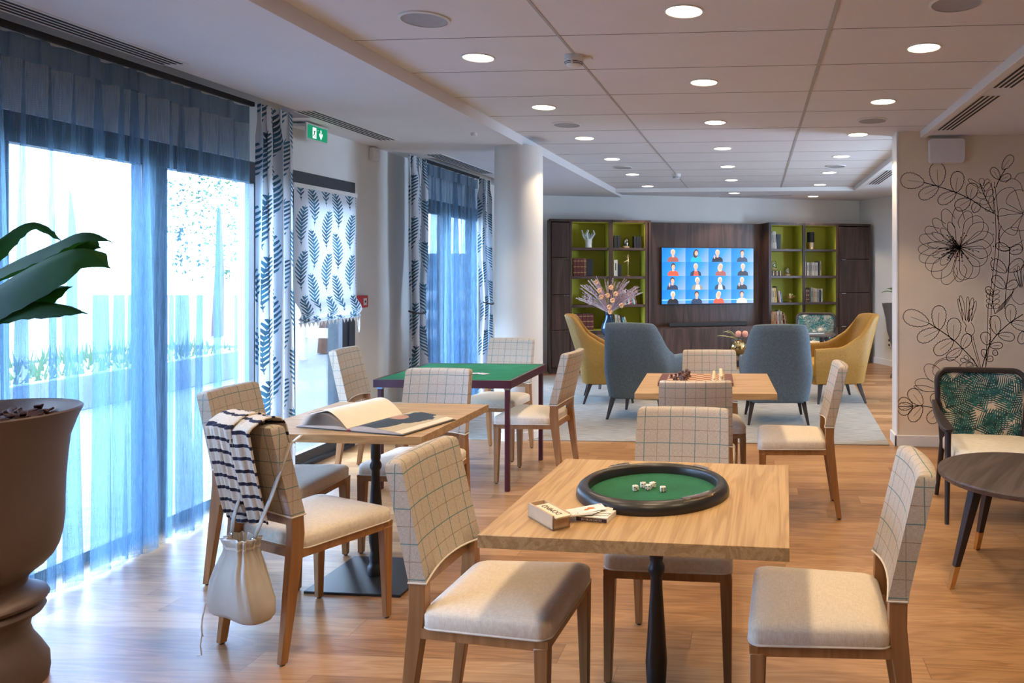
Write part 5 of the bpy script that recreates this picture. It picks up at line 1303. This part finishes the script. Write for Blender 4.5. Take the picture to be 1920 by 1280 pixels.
# path over the back: behind (local -y side), over the top, short front overlap
def drapef(x0, x1, back_z, front_z, off, seed, x0b=None, x1b=None, nseg=40):
    ks = []
    zt = .897 + off
    for i in range(nseg + 1):
        k = i / nseg
        if k < .72:
            z = back_z + (zt - .03 - back_z) * (k / .72); yb = -.182 - (z - .535) * .235 - .036 - off - .022 * (1 - ((back_z + .3 - z) / .4) ** 2 * .3); ks.append((yb - .008, z))
        elif k < .86:
            a = (k - .72) / .14 * PI; yc = -.182 - (.88 - .535) * .235 - .008; r = .040 + off; ks.append((yc - r * math.cos(a) - .004, zt - .03 + .030 * math.sin(a)))
        else:
            z = zt - .03 - (zt - .03 - front_z) * ((k - .86) / .14); yb = -.182 - (z - .535) * .235 + .034 + off; ks.append((yb, z))
    arc = [0]
    for a, b in zip(ks[:-1], ks[1:]): arc.append(arc[-1] + math.hypot(b[0] - a[0], b[1] - a[1]))
    def f_(u, v):
        i = min(nseg, int(round(v * nseg))); yb, z = ks[i]; kz = max(0, min(1, (z - back_z) / (.9 - back_z)))
        a0 = (x0b if x0b is not None else x0) * (1 - kz) + x0 * kz; a1 = (x1b if x1b is not None else x1) * (1 - kz) + x1 * kz
        x = a0 + (a1 - a0) * u; fold = .010 * math.sin(u * 9 + seed) * (1 - .4 * kz) + .006 * math.sin(u * 23 + seed + z * 6)
        s_ = -1 if v < .75 else 1
        return (x, yb + s_ * abs(fold) - .010 * math.sin(u * PI) * (1 if v < .72 else 0), z + .006 * math.sin(u * 7 + seed) * (1 if v < .72 else 0))
    m = MB(); m.grid(f_, 22, nseg, 0, lambda u, v: (u * .2, arc[min(nseg, int(round(v * nseg)))] + .004 * math.sin(u * 6 + seed)))
    return m
def solid(o, th): s_ = o.modifiers.new('thickness', 'SOLIDIFY'); s_.thickness = th; s_.offset = 0; return o
solid(drapef(-.085, .060, .50, .78, .004, 1., -.138, .035).build('sweater_body', 'knit', t, angle=80), .006)
solid(drapef(.015, .158, .515, .80, .012, 2.6, .022, .132).build('sweater_body', 'knit', t, angle=80), .006)
solid(drapef(-.085, .06, .535, .83, .018, 4., -.115, .02).build('sleeve', 'knit', t, angle=80), .006)
# drawstring bag behind the chair
t = thing('drawstring_bag', 'pale cream leather drawstring bag hanging from the chair back', 'bag', c2w(.075, -.325, .205), ca)
m = MB(); R = []; rr = random.Random(5)
for z, w_, d_, pl_ in ((.0, .105, .04, 0), (.004, .128, .052, 0), (.022, .138, .062, 0), (.06, .128, .072, .02), (.12, .106, .066, .06), (.165, .086, .056, .11), (.20, .074, .046, .13), (.225, .060, .040, .18), (.245, .056, .038, .22), (.262, .062, .042, .25), (.275, .066, .044, .27), (.277, .058, .036, .25), (.25, .045, .028, .2)):
    ring = []
    for i in range(60):
        a = 2 * PI * i / 60; k = 1 + pl_ * math.cos(11 * a) * .6 + .03 * math.sin(3 * a + z * 20) * (z < .25); xx, yy = math.cos(a), math.sin(a)
        xx = math.copysign(abs(xx) ** .5, xx); yy = math.copysign(abs(yy) ** .7, yy)
        ring.append((xx * w_ * k + .004 * math.sin(z * 30), yy * d_ * k, z - .012 * abs(xx) * (z < .03)))
    R.append(ring)
m.loft(R, cap=(1, 0)); m.build('bag_body', 'bag', t, angle=80)
m = MB(); m.loft([[(x * 1.05, y * 1.05, z + dz) for x, y, z in R[8]] for dz in (-.004, .004)], cap=(0, 0)); m.build('drawstring', 'piping', t)
m = MB(); m.tube([(-.125, -.05, .03), (-.140, -.055, -.03), (-.132, -.06, -.08), (-.138, -.062, -.12), (-.134, -.06, -.155), (-.15, -.065, -.158)], .0022, 5); m.tube([(-.125, -.05, .03), (-.128, -.06, -.02), (-.140, -.058, -.06), (-.133, -.055, -.09)], .002, 5); m.build('loose_cord', 'piping', t)
def strap(pts, nm='strap'):
    m = MB(); vs = []; 
    for p in pts: vs += [(p[0] - .010, p[1], p[2]), (p[0] + .010, p[1], p[2] + .003)]
    m.add(vs, [(2 * i, 2 * i + 1, 2 * i + 3, 2 * i + 2) for i in range(len(pts) - 1)]); return solid(m.build(nm, 'bag', t, smooth=True), .003)
strap([(-.058, .0, .26), (-.066, .015, .33), (-.070, .04, .40), (-.065, .05, .50)]); strap([(.060, .0, .255), (.075, .02, .32), (.092, .055, .42), (.112, .080, .52), (.128, .10, .60), (.130, .145, .625)])
for x in (-.057, .066):
    m = MB(); m.tube([(x + .013 * math.cos(a), -.002, .262 + .020 * math.sin(a)) for a in [2 * PI * i / 14 for i in range(15)]], .0022, 6); m.build('ring', 'chrome', t)

# ================================================================ BIG PLANTER LEFT
t = thing('urn_planter', 'large bronze brown urn shaped planter at the left picture edge', 'planter', (-2.668, 2.43, 0))
prof = [(.185, 0), (.189, .03), (.187, .075), (.165, .12), (.142, .16), (.134, .19), (.138, .215), (.150, .232), (.170, .243), (.178, .256), (.172, .270), (.162, .276), (.180, .282), (.187, .295), (.180, .310), (.156, .322), (.126, .345), (.130, .368), (.150, .388), (.176, .408), (.200, .436), (.214, .466), (.224, .51), (.229, .56), (.230, .63), (.232, .70), (.238, .78), (.245, .85), (.266, .915), (.279, .945), (.282, .952), (.277, .957), (.262, .944), (.247, .915), (.240, .91), (.238, .90)]
m = MB(); m.lathe(prof, 72, cap=(1, 0)); m.build('urn', 'terracotta', t, angle=50)
m = MB(); rr = random.Random(8); m.lathe([(.242, .905), (.10, .922), (.01, .925)], 30, cap=(0, 1)); m.build('soil', 'bark', t)
m = MB()
for i in range(170):
    a = rr.uniform(0, 6.28); r = .22 * math.sqrt(rr.random()); z = .914 + .012 * (1 - r / .22) + rr.uniform(0, .02)
    M3 = Matrix.Rotation(rr.uniform(-.6, .6), 4, 'X') @ Matrix.Rotation(rr.uniform(-.6, .6), 4, 'Y') @ Matrix.Rotation(rr.uniform(0, 6), 4, 'Z')
    m.box((r * math.cos(a), r * math.sin(a), z), (rr.uniform(.02, .06), rr.uniform(.012, .03), rr.uniform(.004, .01)), 0, 0, M3)
o = m.build('bark_chips', 'bark', t, bevel=.0015, seg=1); o['kind'] = 'stuff'
# banana-like plant growing in it
pt = thing('banana_plant', 'dark green broad leaved plant growing in the urn planter', 'plant', (-2.668, 2.43, .89))
m = MB(); m.tube([(-.02, 0, -.02), (-.03, .01, .25), (-.05, 0, .50)], [.03, .024, .014], 10); m.build('stem', 'palmleaf', pt)
def bleaf(pts, wd, name='leaf', droop=.35, roll=0., n=26):
    """leaf blade along a midrib; each half droops from the rib"""
    S_ = spl3(pts, n); m = MB(); rings = []
    N = len(S_) - 1
    for i, p in enumerate(S_):
        u = i / N; tg = (S_[min(i + 1, N)] - S_[max(i - 1, 0)]).normalized(); side = tg.cross(Vector((0, 0, 1))).normalized(); side = (Matrix.Rotation(roll, 3, tg) @ side); upv = side.cross(tg)
        ww = wd * (math.sin(PI * min(1, u * .93 + .07)) ** .55) * (1 - u ** 7); row_ = []
        for j in range(9):
            s_ = (j - 4) / 4; row_.append(p + side * (ww * s_) + upv * (ww * (.25 - droop * abs(s_) ** 1.3) + .0025 * math.sin(u * 60 + j) * abs(s_)))
        rings.append([tuple(q) for q in row_])
    k = 9; m.add([q for r in rings for q in r], [(a * k + b, a * k + b + 1, (a + 1) * k + b + 1, (a + 1) * k + b) for a in range(N) for b in range(8)])
    lf_ = m.build(name, 'leaf', pt, angle=80)
    m = MB(); m.tube([tuple(q) for q in S_[::2]], [.006 - .005 * i / (len(S_[::2]) - 1) for i in range(len(S_[::2]))], 6); m.build('midrib', 'palmleaf', lf_)
def spl3(P, n):
    P = [Vector(p) for p in P]; P = [P[0] * 2 - P[1]] + P + [P[-1] * 2 - P[-2]]; out = []; seg = len(P) - 3
    for i in range(1, len(P) - 2):
        for j in range(max(2, n // seg)):
            t_ = j / max(2, n // seg); out.append(.5 * ((2 * P[i]) + (P[i + 1] - P[i - 1]) * t_ + (2 * P[i - 1] - 5 * P[i] + 4 * P[i + 1] - P[i + 2]) * t_ * t_ + (-P[i - 1] + 3 * P[i] - 3 * P[i + 1] + P[i + 2]) * t_ ** 3))
    out.append(P[-2]); return out
bleaf([(-.05, 0, .48), (.15, -.03, .565), (.33, -.05, .63), (.46, -.07, .672), (.565, -.08, .645)], .050, droop=.8, roll=.3)
bleaf([(-.05, 0, .40), (.12, .02, .46), (.27, .0, .55), (.40, -.02, .625), (.475, -.03, .63)], .080, droop=.35, roll=.9)
bleaf([(-.05, 0, .40), (.13, -.08, .455), (.32, -.12, .54), (.50, -.13, .610), (.60, -.13, .560)], .095, droop=.9, roll=.6)
bleaf([(-.05, 0, .36), (.10, -.04, .42), (.22, -.06, .445), (.33, -.06, .475), (.40, -.06, .50)], .07, droop=.5, roll=.8)
bleaf([(-.05, 0, .36), (.12, -.08, .41), (.30, -.12, .44), (.44, -.14, .435), (.53, -.14, .415)], .050, droop=.8, roll=.45)
bleaf([(-.05, 0, .5), (-.10, .05, .62), (-.17, .10, .74), (-.22, .14, .78)], .07)
bleaf([(-.05, 0, .5), (-.10, -.12, .60), (-.16, -.28, .62), (-.22, -.40, .52)], .07)
bleaf([(-.05, 0, .5), (-.05, .12, .64), (-.02, .22, .72), (.0, .32, .66)], .06)
# far planter behind the mural wall edge
t = thing('tall_planter', 'tall tapered taupe planter half hidden behind the mural wall edge', 'planter', (1.90, 10.30, 0))
m = MB(); m.lathe([(.13, 0), (.125, .03), (.08, .10), (.075, .20), (.085, .35), (.13, .48), (.17, .62), (.19, .80), (.235, .985), (.215, .985), (.19, .93)], 40, cap=(1, 0)); m.build('pot', 'grey_pot', t)
m = MB(); m.lathe([(.19, .93), (.02, .94)], 24, cap=(0, 1)); m.build('soil', 'bark', t)
pt = thing('potted_palm', 'small green palm growing in the tall taupe planter', 'plant', (1.90, 10.30, .94))
m = MB(); m.tube([(0, 0, 0), (0, 0, .25)], [.02, .012], 8); m.build('stem', 'bark', pt)
rr = random.Random(6)
for i in range(13):
    a = i * 2 * PI / 13 + .2; L_ = rr.uniform(.20, .27); el = rr.uniform(.2, 1.2); m = MB()
    P = [Vector((math.cos(a) * L_ * t_ * math.cos(el), math.sin(a) * L_ * t_ * math.cos(el), .15 + L_ * 1.1 * t_ * math.sin(el) - .10 * t_ * t_)) for t_ in [k / 8 for k in range(9)]]
    m.tube([tuple(p) for p in P], [.004] * 4 + [.002] * 5, 5)
    for k in range(2, 9):
        for s_ in (-1, 1):
            d_ = Vector((-math.sin(a) * s_, math.cos(a) * s_, -.25)) * .09 + (P[k] - P[k - 1]) * 2; c = P[k]; wv = (P[k] - P[k - 1]).normalized() * .008
            m.add([c - wv, c + wv, c + d_], [(0, 1, 2)])
    m.build('frond', 'palmleaf', pt, smooth=False)
